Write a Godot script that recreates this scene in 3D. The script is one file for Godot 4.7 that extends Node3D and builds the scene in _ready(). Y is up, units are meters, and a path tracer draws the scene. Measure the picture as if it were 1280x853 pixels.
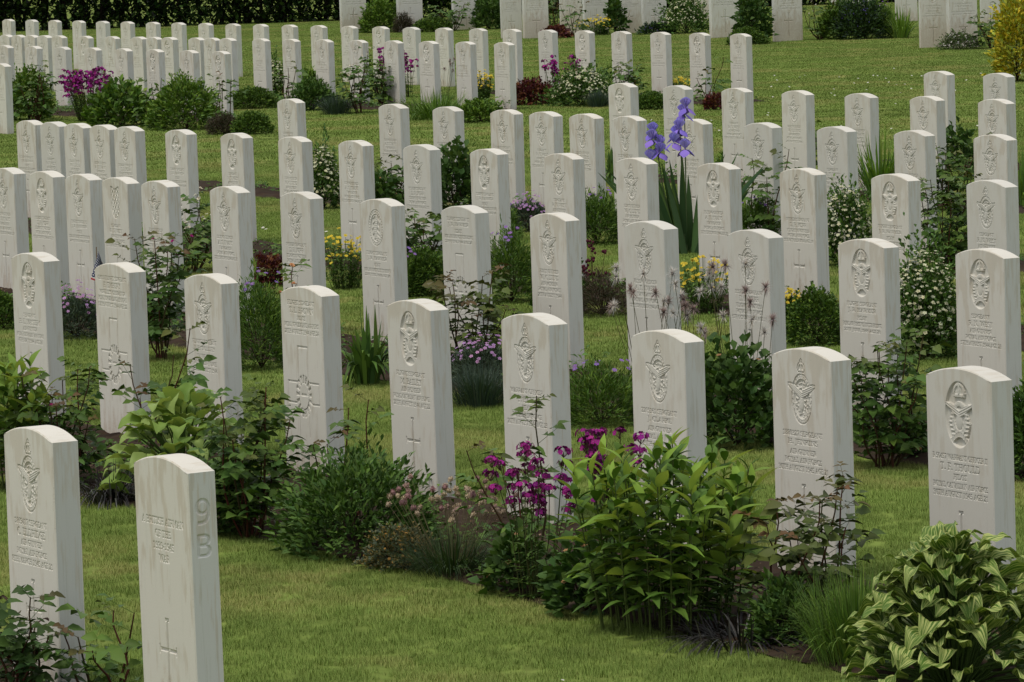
extends Node3D
# A war cemetery on an overcast summer day: long rows of arched headstones,
# planted beds in front of each row, mown lawn between, a hedge behind.

const STONE_W := 0.381
const STONE_T := 0.097
const STONE_H := 0.84      # shoulder height; the arch rises above it
const ARCH := 0.036
const STONE_TURN := -1.02787

class MB:
	var v := PackedVector3Array()
	var n := PackedVector3Array()
	var c := PackedColorArray()
	var uv := PackedVector2Array()
	var ix := PackedInt32Array()
	func add(p: Vector3, nn: Vector3, col: Color, t: Vector2 = Vector2.ZERO) -> int:
		v.push_back(p); n.push_back(nn); c.push_back(col); uv.push_back(t)
		return v.size() - 1
	func tri(a: int, b: int, d: int) -> void:
		ix.push_back(a); ix.push_back(b); ix.push_back(d)
	func quad(a: Vector3, b: Vector3, d: Vector3, e: Vector3, nn: Vector3, col: Color, ua := Vector2.ZERO, ub := Vector2.ZERO, ud := Vector2.ZERO, ue := Vector2.ZERO) -> void:
		var i := add(a, nn, col, ua); add(b, nn, col, ub); add(d, nn, col, ud); add(e, nn, col, ue)
		tri(i, i + 1, i + 2); tri(i, i + 2, i + 3)
	# a folded diamond: the cheapest leaf or petal
	func chip(p: Vector3, dir: Vector3, up: Vector3, l: float, w: float, col: Color) -> void:
		var side := dir.cross(up)
		if side.length_squared() < 0.0001: side = dir.cross(Vector3(0.6, 0.1, 0.8))
		side = side.normalized() * w * 0.5
		var nn := side.cross(dir).normalized()
		var m := p + dir * l * 0.45 + nn * w * 0.12
		var i := add(p, nn, col); add(m + side, (nn + side.normalized() * 0.3).normalized(), col)
		add(p + dir * l, nn, col); add(m - side, (nn - side.normalized() * 0.3).normalized(), col)
		tri(i, i + 2, i + 1); tri(i, i + 3, i + 2)
	# a leaf with midrib, fold and droop
	func leaf(p: Vector3, dir: Vector3, up: Vector3, l: float, w: float, droop: float, fold: float, col: Color, segs := 3, blunt := 0.75) -> void:
		var side := dir.cross(up)
		if side.length_squared() < 0.0001: side = dir.cross(Vector3(0.6, 0.1, 0.8))
		side = side.normalized()
		var prev := -1
		var last := p
		for s in segs + 1:
			var t := float(s) / segs
			var pt := p + dir * l * t + Vector3.DOWN * droop * l * t * t
			var tg := (pt - last) if s > 0 else dir
			last = pt
			var nn := side.cross(tg).normalized()
			var hw := w * 0.5 * sin(PI * pow(clampf(t, 0.03, 0.97), blunt))
			var e := side * hw
			var lift := nn * hw * fold
			var i := add(pt - e + lift, (nn + side * fold).normalized(), col, Vector2(0, t))
			add(pt, nn, col, Vector2(0.5, t)); add(pt + e + lift, (nn - side * fold).normalized(), col, Vector2(1, t))
			if prev >= 0:
				tri(prev, i, prev + 1); tri(prev + 1, i, i + 1); tri(prev + 1, i + 1, prev + 2); tri(prev + 2, i + 1, i + 2)
			prev = i
	# an arching grass-like blade
	func strap(p: Vector3, dir: Vector3, l: float, w: float, droop: float, col: Color, segs := 4) -> void:
		var side := dir.cross(Vector3.UP)
		if side.length_squared() < 0.001: side = Vector3(1, 0, 0)
		side = side.normalized()
		var prev := -1
		var last := p
		for s in segs + 1:
			var t := float(s) / segs
			var pt := p + dir * l * t + Vector3.DOWN * droop * l * t * t
			var tg := (pt - last) if s > 0 else dir
			last = pt
			var nn := side.cross(tg).normalized()
			var hw := w * 0.5 * (1.0 - pow(t, 2.2) * 0.94) * (0.7 + 0.3 * minf(1.0, t * 4.0))
			var i := add(pt - side * hw, (nn - side * 0.25).normalized(), col, Vector2(0, t)); add(pt + side * hw, (nn + side * 0.25).normalized(), col, Vector2(1, t))
			if prev >= 0:
				tri(prev, i, prev + 1); tri(prev + 1, i, i + 1)
			prev = i
	func tube(pts: Array, r0: float, r1: float, col: Color, sides := 4) -> void:
		var prev := -1
		for s in pts.size():
			var t := float(s) / (pts.size() - 1)
			var tg: Vector3 = (pts[mini(s + 1, pts.size() - 1)] - pts[maxi(s - 1, 0)]).normalized()
			var a := tg.cross(Vector3(0.3, 0.2, 0.93)).normalized()
			var b := tg.cross(a)
			var start := v.size()
			for k in sides:
				var an := TAU * k / sides
				var d := a * cos(an) + b * sin(an)
				add(pts[s] + d * lerpf(r0, r1, t), d, col)
			if prev >= 0:
				for k in sides:
					var k2 := (k + 1) % sides
					tri(prev + k, start + k, prev + k2); tri(prev + k2, start + k, start + k2)
			prev = start
	func ball(p: Vector3, r: float, squash: float, col: Color, rng: RandomNumberGenerator, rough := 0.15) -> void:
		var start := v.size()
		for i in 5:
			var th := PI * i / 4.0
			for k in 7:
				var an := TAU * k / 7.0
				var d := Vector3(sin(th) * cos(an), cos(th), sin(th) * sin(an))
				add(p + d * r * Vector3(1, squash, 1) * (1.0 + rng.randf_range(-rough, rough)), d, col * rng.randf_range(0.8, 1.2))
		for i in 4:
			for k in 7:
				var a := start + i * 7 + k; var b := start + i * 7 + (k + 1) % 7
				tri(a, a + 7, b); tri(b, a + 7, b + 7)
	func bloom(p: Vector3, nn: Vector3, r: float, petals: int, col: Color, centre: Color, cup := 0.25) -> void:
		var a := nn.cross(Vector3(0.31, 0.17, 0.93)).normalized()
		var b := nn.cross(a)
		for k in petals:
			var an := TAU * k / petals
			var d := (a * cos(an) + b * sin(an) + nn * cup).normalized()
			chip(p, d, nn, r, r * 5.2 / petals, col)
		if centre.a > 0.5:
			chip(p + nn * r * 0.12 - a * r * 0.2, a, nn, r * 0.4, r * 0.4, centre)
	func mesh() -> ArrayMesh:
		var m := ArrayMesh.new()
		if v.is_empty(): return m
		# front faces run clockwise: turn every triangle to agree with its normals
		for t in range(0, ix.size(), 3):
			var a := ix[t]; var b := ix[t + 1]; var d := ix[t + 2]
			if (v[b] - v[a]).cross(v[d] - v[a]).dot(n[a] + n[b] + n[d]) > 0.0:
				ix[t + 1] = d; ix[t + 2] = b
		var ar := []
		ar.resize(Mesh.ARRAY_MAX)
		ar[Mesh.ARRAY_VERTEX] = v; ar[Mesh.ARRAY_NORMAL] = n; ar[Mesh.ARRAY_COLOR] = c; ar[Mesh.ARRAY_TEX_UV] = uv; ar[Mesh.ARRAY_INDEX] = ix
		m.add_surface_from_arrays(Mesh.PRIMITIVE_TRIANGLES, ar)
		return m

var taken := {}
var mats := {}

func numbered(called: String) -> String:
	var k: int = taken.get(called, 0)
	taken[called] = k + 1
	return called if k == 0 else "%s_%03d" % [called, k]

func thing(called: String, label: String, category: String, at: Vector3, turn := 0.0, group := "") -> Node3D:
	var o := Node3D.new()
	o.name = numbered(called)
	add_child(o)
	o.position = at; o.rotation.y = turn
	o.set_meta("label", label); o.set_meta("category", category)
	if group != "": o.set_meta("group", group)
	return o

func part(called: String, m: Mesh, mat: Material, parent: Node3D) -> MeshInstance3D:
	var o := MeshInstance3D.new()
	o.name = called
	o.mesh = m
	o.material_override = mat
	parent.add_child(o, true)
	if called in ["foliage", "flowers", "seed_heads"]: o.set_meta("kind", "stuff")
	return o

func rngs(s: int) -> RandomNumberGenerator:
	var r := RandomNumberGenerator.new()
	r.seed = s * 7919 + 13
	return r

func vary(c: Color, r: RandomNumberGenerator, a := 0.25) -> Color:
	var f := 1.0 + r.randf_range(-a, a)
	var h := r.randf_range(-a, a) * 0.35
	return Color(c.r * f * (1.0 + h), c.g * f, c.b * f * (1.0 - h))

func plain(c: Color, rough := 0.8) -> StandardMaterial3D:
	var m := StandardMaterial3D.new()
	m.albedo_color = c.linear_to_srgb(); m.roughness = rough
	return m

func leaf_material(rough: float, spec: float, back: Color) -> StandardMaterial3D:
	var m := StandardMaterial3D.new()
	m.vertex_color_use_as_albedo = true
	m.roughness = rough
	m.metallic_specular = spec
	m.cull_mode = BaseMaterial3D.CULL_DISABLED
	if back.g > 0.0:
		m.backlight_enabled = true
		m.backlight = back
	return m

# ------------------------------------------------------------------ setting
const FOV := 8.8683
const PITCH := 5.5491
const ROLL := 1.9013
const EYE := 2.5294

func setup_view() -> void:
	var cam := Camera3D.new()
	cam.name = "camera"
	cam.fov = FOV
	cam.near = 0.5
	cam.far = 2000.0
	cam.position = Vector3(0, EYE, 0)
	cam.basis = Basis(Vector3.RIGHT, deg_to_rad(-PITCH)) * Basis(Vector3.BACK, deg_to_rad(-ROLL))
	add_child(cam)
	cam.current = true
	var we := WorldEnvironment.new()
	we.name = "environment"
	var env := Environment.new()
	env.background_mode = Environment.BG_SKY
	var sky := Sky.new()
	var sm := ProceduralSkyMaterial.new()
	sm.sky_top_color = Color(0.835, 0.845, 0.86)
	sm.sky_horizon_color = Color(0.74, 0.75, 0.76)
	sm.sky_curve = 0.25
	sm.ground_bottom_color = Color(0.20, 0.22, 0.14)
	sm.ground_horizon_color = Color(0.60, 0.62, 0.60)
	sm.sun_angle_max = 0.0
	sky.sky_material = sm
	env.sky = sky
	env.tonemap_mode = Environment.TONE_MAPPER_LINEAR
	env.tonemap_exposure = 1.14
	env.sdfgi_enabled = true
	env.ssao_enabled = true
	env.ssil_enabled = true
	we.environment = env
	add_child(we)
	var sun := DirectionalLight3D.new()
	sun.name = "sun"
	sun.light_color = Color(1.0, 0.97, 0.92)
	sun.light_energy = 0.5
	sun.light_angular_distance = 14.0
	sun.shadow_enabled = true
	add_child(sun)
	sun.look_at_from_position(Vector3(-4.0, 12.0, 2.5), Vector3.ZERO)

# every headstone: row, carving, ground position (x, z) of its base
const STONES := [
	["0", "winged", -1.589, -14.603],
	["0", "plain", -1.068, -13.682],
	["A", "oval", -2.435, -22.567],
	["A", "cross", -1.928, -21.683],
	["A", "winged", -1.419, -20.796],
	["A", "cross", -0.913, -19.915],
	["A", "oval", -0.400, -19.022],
	["A", "winged", 0.093, -18.163],
	["A", "winged", 0.611, -17.261],
	["A", "winged", 1.117, -16.378],
	["A", "oval", 1.616, -15.509],
	["B", "winged", -3.484, -30.766],
	["B", "oval", -3.153, -30.190],
	["B", "winged", -2.854, -29.669],
	["B", "shield", -2.558, -29.155],
	["B", "winged", -2.251, -28.621],
	["B", "winged", -1.749, -27.748],
	["B", "winged", -1.262, -26.902],
	["B", "ring", -0.741, -25.996],
	["B", "cross", -0.240, -25.124],
	["B", "winged", 0.260, -24.254],
	["B", "winged", 0.764, -23.378],
	["B", "winged", 1.264, -22.509],
	["B", "oval", 1.770, -21.628],
	["B", "oval", 2.262, -20.774],
	["C", "winged", -4.131, -38.347],
	["C", "winged", -3.873, -37.887],
	["C", "winged", -3.626, -37.445],
	["C", "winged", -3.372, -36.991],
	["C", "winged", -3.120, -36.541],
	["C", "oval", -2.627, -35.659],
	["C", "oval", -2.121, -34.755],
	["C", "winged", -1.622, -33.864],
	["C", "winged", -1.126, -32.978],
	["C", "winged", -0.615, -32.065],
	["C", "oval", -0.115, -31.170],
	["C", "winged", 0.395, -30.260],
	["C", "winged", 0.873, -29.406],
	["C", "oval", 1.376, -28.507],
	["C", "winged", 1.867, -27.628],
	["C", "oval", 2.362, -26.745],
	["C", "winged", 2.856, -25.862],
	["D", "winged", -1.986, -41.143],
	["D", "winged", -0.985, -39.244],
	["D", "winged", -0.492, -38.307],
	["D", "winged", 0.014, -37.348],
	["D", "winged", 0.343, -36.722],
	["D", "winged", 0.672, -36.099],
	["D", "winged", 1.008, -35.461],
	["D", "winged", 1.489, -34.548],
	["D", "winged", 1.974, -33.627],
	["D", "winged", 2.468, -32.689],
	["D", "winged", 2.958, -31.758],
	["D", "winged", 3.438, -30.848],
	["E", "oval", 1.149, -42.254],
	["E", "winged", 1.635, -41.254],
	["E", "winged", 2.136, -40.226],
	["E", "winged", 2.616, -39.241],
	["E", "winged", 3.103, -38.240],
	["E", "winged", 3.584, -37.254],
	["E", "winged", 4.056, -36.284],
	["F", "winged", 4.219, -42.606],
	["F", "winged", 4.689, -41.653],
	["G", "winged", -9.198, -82.384],
	["G", "winged", -8.653, -81.277],
	["G", "winged", -8.119, -80.191],
	["G", "winged", -7.578, -79.094],
	["G", "winged", -7.054, -78.030],
	["G", "winged", -6.526, -76.957],
	["G", "winged", -5.992, -75.872],
	["G", "winged", -5.472, -74.817],
	["G", "winged", -4.948, -73.753],
	["G", "winged", -4.427, -72.695],
	["G", "winged", -3.913, -71.651],
	["G", "winged", -3.388, -70.584],
	["G", "winged", -2.880, -69.552],
	["G", "winged", -2.361, -68.500],
	["G", "oval", -1.848, -67.458],
	["G", "winged", -1.358, -66.462],
	["G", "winged", -0.848, -65.426],
	["G", "winged", -0.344, -64.402],
	["G", "winged", 0.150, -63.400],
	["G", "winged", 0.654, -62.377],
	["G", "oval", 1.152, -61.364],
	["G", "winged", 1.641, -60.372],
	["G", "winged", 2.139, -59.361],
	["G", "oval", 2.620, -58.383],
	["G", "winged", 3.110, -57.388],
	["H", "winged", -7.878, -70.168],
	["H", "winged", -7.639, -69.771],
	["H", "winged", -7.385, -69.349],
	["H", "winged", -7.142, -68.946],
	["H", "winged", -6.871, -68.496],
	["H", "oval", -6.397, -67.711],
	["H", "winged", -5.913, -66.907],
	["H", "winged", -5.436, -66.116],
	["H", "winged", -5.181, -65.693],
	["H", "oval", -4.918, -65.257],
	["H", "winged", -4.460, -64.497],
	["H", "winged", -4.213, -64.087],
	["H", "winged", -3.956, -63.660],
	["H", "winged", -3.424, -62.777],
	["H", "winged", -2.960, -62.008],
	["H", "winged", -2.469, -61.193],
	["H", "winged", -1.970, -60.365],
	["H", "winged", -1.463, -59.524],
	["H", "oval", -0.972, -58.709],
	["H", "winged", -0.478, -57.889],
	["H", "winged", 0.024, -57.057],
	["I", "winged", -7.185, -63.746],
	["I", "winged", -6.677, -62.815],
	["I", "winged", -6.170, -61.884],
	["I", "winged", -5.659, -60.947],
	["I", "winged", -5.157, -60.027],
	["I", "oval", -4.652, -59.101],
	["I", "winged", -4.131, -58.146],
	["I", "oval", -3.653, -57.269],
	["J", "winged", -6.264, -55.056],
]
# broad stones beyond the lawn: x, z, width
const BROAD := [
	[-3.30, -98.31, 0.571],
	[-2.02, -97.39, 0.557],
	[-0.80, -97.87, 0.568],
	[0.20, -89.74, 0.423],
	[0.69, -89.17, 0.510],
	[1.45, -91.82, 0.450],
	[1.95, -91.21, 0.521],
	[2.63, -90.68, 0.469],
	[3.12, -90.08, 0.507],
	[4.32, -85.44, 0.566],
	[5.31, -81.87, 0.542],
	[7.38, -75.45, 0.452],
	[7.83, -74.96, 0.510],
	[4.53, -100.14, 0.363],
	[7.30, -94.83, 0.379],
	[7.71, -94.26, 0.410],
	[8.50, -92.49, 0.453],
	[9.65, -87.03, 0.379],
]
# front line of each planted row
const BEDS := [
	["0", Vector2(-2.72, -16.49), Vector2(-1.26, -13.91)],
	["A", Vector2(-4.61, -26.25), Vector2(2.24, -14.31)],
	["B", Vector2(-6.36, -35.67), Vector2(3.18, -19.08)],
	["C", Vector2(-7.46, -44.19), Vector2(3.80, -24.07)],
	["D", Vector2(-3.14, -43.20), Vector2(4.32, -29.04)],
	["E", Vector2(0.86, -42.70), Vector2(4.83, -34.54)],
	["F", Vector2(3.85, -43.20), Vector2(5.67, -39.51)],
	["G", Vector2(0.15, -63.26), Vector2(3.32, -56.81)],
	["H", Vector2(-3.88, -63.45), Vector2(0.13, -56.79)],
	["I", Vector2(-10.79, -70.25), Vector2(-3.43, -56.74)],
]
# plants: kind, x, z, height, width, label
const PLANTS := [
	["rose_low", -1.39, -14.25, 0.29, 0.22, "leafy rose shoots between the two nearest headstones at lower left"],
	["rose_dark", -1.68, -14.28, 0.35, 0.25, "dark leaved rose at the lower left corner of the picture"],
	["perennial_green", -2.27, -19.90, 0.60, 0.38, "bright green leafy perennial at the left end of first long row"],
	["rose_bud", -2.04, -19.78, 0.56, 0.27, "rose with small magenta buds beside the leftmost large cross headstone"],
	["mondo", -1.78, -19.23, 0.28, 0.33, "black strap leaved grass clump behind the nearest left headstone"],
	["rose_open", -1.64, -19.87, 0.71, 0.27, "tall open rose right of the leftmost large cross headstone"],
	["hosta_green", -1.48, -19.37, 0.46, 0.59, "pale green hosta with wide leaves behind the numbered headstone"],
	["rose", -1.11, -18.02, 0.61, 0.36, "dense dark rose bush right of the green hosta"],
	["rose_open", -0.73, -18.10, 0.55, 0.37, "slender rose shoots in front of second large cross headstone"],
	["shrub_dark", -0.64, -17.50, 0.36, 0.61, "low dense dark green shrub mound at the front bed edge"],
	["sedum", -0.47, -17.03, 0.14, 0.27, "low yellow and grey stonecrop beside the thrift clump"],
	["thrift", -0.26, -16.81, 0.37, 0.51, "thrift clump with round faded pink seed heads on stalks"],
	["leafy_dark", -0.01, -16.28, 0.22, 0.22, "low blue green leafy clump right of the thrift"],
	["leafy_dark", 0.24, -15.73, 0.26, 0.26, "low leafy clump at the foot of the tall perennial"],
	["shrub_dark", 0.91, -14.93, 0.21, 0.23, "low dark leaves under the bronze rose"],
	["shrub_dark", -1.28, -18.16, 0.28, 0.32, "low dark leaves below the green hosta"],
	["rose_open", 0.02, -16.55, 0.71, 0.40, "tall rose with red young shoots before the fifth badge headstone"],
	["campion", 0.05, -16.11, 0.57, 0.34, "magenta campion clump left of the tall leafy perennial"],
	["campion", 0.35, -15.86, 0.66, 0.26, "magenta flower heads rising behind the tall leafy perennial"],
	["perennial", 0.52, -15.35, 0.69, 0.66, "large bright green leafy perennial in the middle of front bed"],
	["mondo", 0.75, -14.97, 0.21, 0.48, "wide black strap leaved grass clump at the bed edge"],
	["rose_red", 1.00, -15.10, 0.54, 0.35, "rose with bronze red shoots in front of the fourth winged headstone"],
	["grass_fine", 1.12, -14.54, 0.40, 0.29, "fine bright green grassy mound beside the striped hosta"],
	["hosta_striped", 1.38, -13.94, 0.51, 0.63, "large cream striped hosta at the lower right corner"],
	["mound_box", -3.24, -27.91, 0.24, 0.22, "small clipped green mound at left edge in second long row"],
	["dianthus", -2.69, -27.14, 0.34, 0.34, "lavender flowered pink mound behind the leftmost large cross headstone"],
	["rose_bud", -2.05, -25.60, 0.71, 0.43, "rose bush behind the gap right of the leftmost large cross headstone"],
	["feathery", -1.43, -24.86, 0.57, 0.33, "feathery bright green plant left of second large cross headstone"],
	["rose_peach", -1.40, -26.34, 0.46, 0.29, "rose with peach flowers just behind the second large cross headstone"],
	["lily", -0.80, -23.81, 0.49, 0.38, "dark arching broad leaved clump right of second large cross headstone"],
	["rose_red", -0.22, -24.13, 0.57, 0.46, "rose with bronze leaves below the third large cross headstone"],
	["dianthus", -0.15, -23.69, 0.28, 0.40, "pale lilac flowered pink behind the blue grey tuft"],
	["fescue", -0.18, -22.61, 0.29, 0.36, "blue grey grassy tuft between two front row headstones"],
	["feathery", 0.43, -21.58, 0.32, 0.41, "light green feathery mound with small lilac flowers"],
	["pulsatilla", 0.70, -22.46, 0.78, 0.35, "silky grey seed heads above the fifth front row badge"],
	["pulsatilla", 0.91, -21.85, 0.70, 0.38, "silky seed head clump right of the small purple flowers"],
	["pulsatilla", 1.13, -21.27, 0.80, 0.37, "tall silky seed heads in front of the second row headstone"],
	["leafy_dark", 1.04, -20.56, 0.44, 0.46, "dark lobed leafy mound with orange brown flower spike"],
	["rose", 1.66, -19.58, 0.58, 0.42, "dense rose bush between the last two front row headstones"],
	["leafy_dark", 1.82, -19.83, 0.16, 0.13, "small round leaved plant beside the dense rose bush"],
	["shrub_dark", 2.25, -19.01, 0.44, 0.21, "dark leafy bush cut by the right edge of picture"],
	["rose_white", -2.30, -32.06, 0.56, 0.34, "rose with white and magenta flowers right of five close stones"],
	["heather_red", -1.67, -30.56, 0.20, 0.24, "small dark red mound in the third long row"],
	["daisy_yellow", -1.13, -30.09, 0.45, 0.38, "yellow flowered clump left of the ringed badge headstone"],
	["mound_box", -0.56, -29.36, 0.31, 0.35, "clipped dark green mound left of the third large cross headstone"],
	["rose", -0.61, -31.01, 0.50, 0.36, "rose bush rising above the clipped dark green mound"],
	["feathery", 0.01, -28.66, 0.50, 0.33, "feathery green clump with purple flower right of third large cross"],
	["heather", 0.57, -27.48, 0.24, 0.34, "low brown green heather mound on the lawn edge"],
	["sanguisorba", 0.53, -28.05, 0.45, 0.26, "thin stems with dark red bobbles above the heather mound"],
	["daisy_yellow", 1.21, -27.41, 0.41, 0.40, "bright yellow daisy clump between second row headstones"],
	["iris", 1.30, -32.25, 0.76, 0.76, "tall violet bearded iris with fan of sword leaves"],
	["mound_box", 1.75, -25.22, 0.32, 0.33, "rounded light green clipped mound in the third long row"],
	["daisy_yellow", 1.70, -26.53, 0.23, 0.15, "small yellow flowered tuft beside the rounded light green mound"],
	["white_bush", 2.31, -24.30, 0.59, 0.42, "cream flowered bush between the last two second row stones"],
	["white_bush", -1.61, -38.53, 0.55, 0.31, "white flowered clump in the fourth long row"],
	["rose", -1.01, -38.24, 0.42, 0.34, "small rose in front of the fourth row headstone"],
	["leafy_dark", -0.44, -37.54, 0.54, 0.37, "broad green leafy plant in the fourth long row"],
	["dianthus", 0.16, -34.99, 0.33, 0.33, "purple and white flowered clump beside the third row headstone"],
	["feathery", 0.67, -33.40, 0.43, 0.40, "green tuft with violet flowers between third row headstones"],
	["lily", 0.98, -40.56, 0.38, 0.16, "narrow green leaf clump behind the fourth row headstones"],
	["white_bush", 2.37, -30.70, 0.54, 0.37, "white flowered bush left of the oval badge third row stone"],
	["rose_open", 1.98, -33.30, 0.68, 0.28, "open rose bush right of the violet iris"],
	["rose", 2.96, -29.57, 0.66, 0.43, "rose bush between the last two third row headstones"],
	["heather", 3.34, -29.88, 0.23, 0.17, "small brown tuft at the right end of third long row"],
	["daylily", 3.14, -36.98, 0.78, 0.69, "upright bright green strap leaved clump in the fifth row"],
	["rose", 2.69, -40.48, 0.48, 0.40, "small rose behind the fourth row headstones"],
	["shrub_bright", 2.12, -41.17, 0.23, 0.29, "small bright green mound beside the fifth row headstone"],
	["rose", 3.62, -35.75, 0.57, 0.40, "rose bush between the last two fourth row headstones"],
	["leafy_dark", 4.25, -41.24, 0.37, 0.33, "leafy bush between the last two fifth row headstones"],
	["daylily", 4.18, -35.66, 0.54, 0.24, "green strap leaves cut by the right edge of picture"],
	["shrub_bright", -6.35, -58.77, 0.69, 0.55, "green bush at far left in the far block"],
	["rose", -6.18, -58.20, 0.73, 0.34, "thin rose in front of the far left stone"],
	["campion", -5.47, -57.69, 0.67, 0.75, "dense magenta flower clump in the far left bed"],
	["hosta_green", -4.87, -55.97, 0.53, 0.82, "glossy green hosta right of the magenta flower clump"],
	["rose_open", -4.40, -55.23, 0.62, 0.26, "thin pale rose left of the bright green round shrub"],
	["alyssum", -4.32, -54.76, 0.17, 0.24, "small white flower cushion at the far bed edge"],
	["shrub_bright", -3.94, -54.51, 0.62, 0.85, "bright green round shrub in the far left bed"],
	["rose_open", -3.40, -53.34, 0.64, 0.27, "thin rose in front of the last far left stone"],
	["heather", -3.38, -52.94, 0.22, 0.38, "low purplish heather at the end of far bed"],
	["mound_box", -3.42, -59.96, 0.29, 0.66, "low flat green mound in the middle far bed"],
	["mound_box", -3.03, -52.71, 0.26, 0.47, "small clipped green mound standing alone on the lawn"],
	["white_bush", -3.32, -64.11, 0.53, 0.34, "grey green bush with white flowers in middle far bed"],
	["rose_open", -2.99, -61.67, 0.52, 0.29, "thin rose between two middle far stones"],
	["shrub_bright", -2.80, -63.69, 0.36, 0.34, "small bright bush in the middle far bed"],
	["shrub_dark", -2.55, -58.81, 0.38, 0.50, "dark green low bush left of the blue grey mound"],
	["fescue", -2.19, -57.38, 0.35, 0.51, "blue grey rounded mound in the middle far bed"],
	["rose_white", -1.88, -57.38, 0.80, 0.46, "bushy rose with pale flowers in middle far bed"],
	["campion", -1.69, -62.25, 0.70, 0.20, "slender magenta spike left of the middle far stone"],
	["rose", -1.65, -59.61, 0.56, 0.34, "dark rose beneath the slender magenta spike"],
	["campion", -1.33, -61.96, 0.72, 0.29, "tall magenta spikes between two middle far stones"],
	["pulsatilla", -0.82, -60.75, 0.57, 0.44, "grey seed heads over the big grassy mound"],
	["grass_fine", -0.86, -55.08, 0.48, 0.81, "big round dark green grassy mound in middle far bed"],
	["shrub_bright", -0.30, -53.84, 0.25, 0.55, "low yellow green cushion at the far lawn edge"],
	["daisy_yellow", -0.27, -59.55, 0.47, 0.29, "yellow flowers between the last two middle far stones"],
	["heather_red", 0.36, -58.32, 0.31, 0.54, "bronze red leafy mound in the rear far bed"],
	["campion", 0.66, -58.83, 0.60, 0.24, "magenta spikes above the bronze red mound"],
	["campion", 1.00, -59.58, 0.56, 0.43, "loose magenta flowers behind the white flecked mound"],
	["white_bush", 1.02, -57.56, 0.48, 0.77, "green mound flecked white in the rear far bed"],
	["fescue", 1.22, -56.94, 0.28, 0.33, "silvery grass tuft right of the white flecked mound"],
	["rose", 1.60, -58.09, 0.51, 0.49, "rose in front of third stone of rear far bed"],
	["mound_box", 1.87, -55.75, 0.21, 0.40, "low green mound in the rear far bed"],
	["daisy_yellow", 2.36, -59.53, 0.28, 0.48, "low yellow flowers in the rear far bed"],
	["rose_open", 2.66, -56.31, 0.61, 0.53, "rose bush left of the last rear far stone"],
	["heather_red", 2.62, -54.96, 0.19, 0.24, "small crimson mound below the rear far rose"],
	["shrub_bright", -2.67, -97.54, 0.70, 0.86, "round light green bush between the leftmost broad far stones"],
	["heather", -2.16, -96.91, 0.40, 0.39, "brown twiggy plant beside the second broad far stone"],
	["mound_box", -1.51, -96.76, 0.31, 0.86, "low green mound before the third broad far stone"],
	["rose", -1.07, -96.87, 0.62, 1.03, "rose bush in front of third broad far stone"],
	["shrub_dark", -0.27, -97.19, 0.73, 0.65, "dark green bush with white flowers beside the broad pair"],
	["rose", 1.12, -93.49, 0.81, 0.37, "dark climbing bush between the first two broad pairs"],
	["heather_red", 1.10, -88.68, 0.23, 0.51, "rusty orange low plant beside the broad pair"],
	["rose_open", 1.47, -89.41, 0.65, 0.58, "rose in front of the second broad pair"],
	["daisy_yellow", 1.91, -90.06, 0.42, 0.88, "yellow flowers in front of the second broad pair"],
	["leafy_dark", 2.32, -90.16, 0.71, 0.40, "leafy bush between second and third broad pairs"],
	["salvia", 3.12, -89.18, 0.20, 0.63, "low dark blue flowers before the third broad pair"],
	["white_bush", 3.73, -89.04, 0.77, 0.87, "cream flowered rose left of the single broad far stone"],
	["leafy_dark", 4.63, -81.38, 0.86, 0.61, "dark green bush between the two single broad stones"],
	["mound_box", 4.48, -80.55, 0.30, 0.71, "blue green low mound between the two single broad stones"],
	["rose_white", 5.92, -81.95, 0.80, 0.83, "rose with white flowers right of a broad far stone"],
	["salvia", 6.64, -81.63, 0.77, 0.90, "dark blue flowered bush on the far lawn edge"],
	["daylily", 7.37, -81.30, 0.74, 0.83, "arching lime green strap leaves left of the broad pair"],
	["alyssum", 7.70, -74.20, 0.28, 0.66, "pale twiggy low plant in front of rightmost broad pair"],
	["rose", 8.23, -74.08, 0.70, 0.59, "dark rose right of the rightmost broad pair"],
	["gold_shrub", 7.07, -60.55, 1.20, 0.59, "golden yellow shrub cut by the right edge at top"],
	["shrub_bright", 6.32, -82.01, 0.68, 0.80, "light green bush left of the dark blue flowered bush"],
	["feathery", 6.98, -81.76, 0.71, 0.62, "feathery green plant left of the lime strap leaves"],
	["feathery", -0.71, -29.29, 0.33, 0.26, "feathery green filler left of the clipped dark mound"],
	["leafy_dark", 0.31, -27.74, 0.32, 0.28, "broad leafy plant between two second row headstones"],
	["feathery", 0.84, -21.70, 0.33, 0.29, "green feathery foliage below the silky seed heads"],
	["white_bush", 2.27, -24.36, 0.37, 0.33, "low cream flowered plant beside the taller cream bush"],
	["leafy_dark", -1.06, -37.44, 0.33, 0.25, "low leaves beneath the small fourth row rose"],
	["feathery", 1.88, -33.35, 0.32, 0.30, "light green leaves beneath the open rose by the iris"],
	["shrub_bright", 3.36, -36.47, 0.28, 0.32, "low bright leaves between two fourth row headstones"],
	["feathery", -0.07, -34.22, 0.30, 0.27, "green tuft left of the purple and white clump"],
]
const FLAG_AT := Vector2(-2.508, -26.620)

func noise(s: int, freq: float, oct := 3) -> FastNoiseLite:
	var f := FastNoiseLite.new()
	f.seed = s; f.frequency = freq; f.fractal_octaves = oct
	f.noise_type = FastNoiseLite.TYPE_SIMPLEX_SMOOTH
	return f

func front_of(row: Array) -> Vector2:      # unit vector on the ground that the row's stones face
	var d: Vector2 = (row[2] - row[1]).normalized()
	return Vector2(-d.y, d.x)

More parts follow.
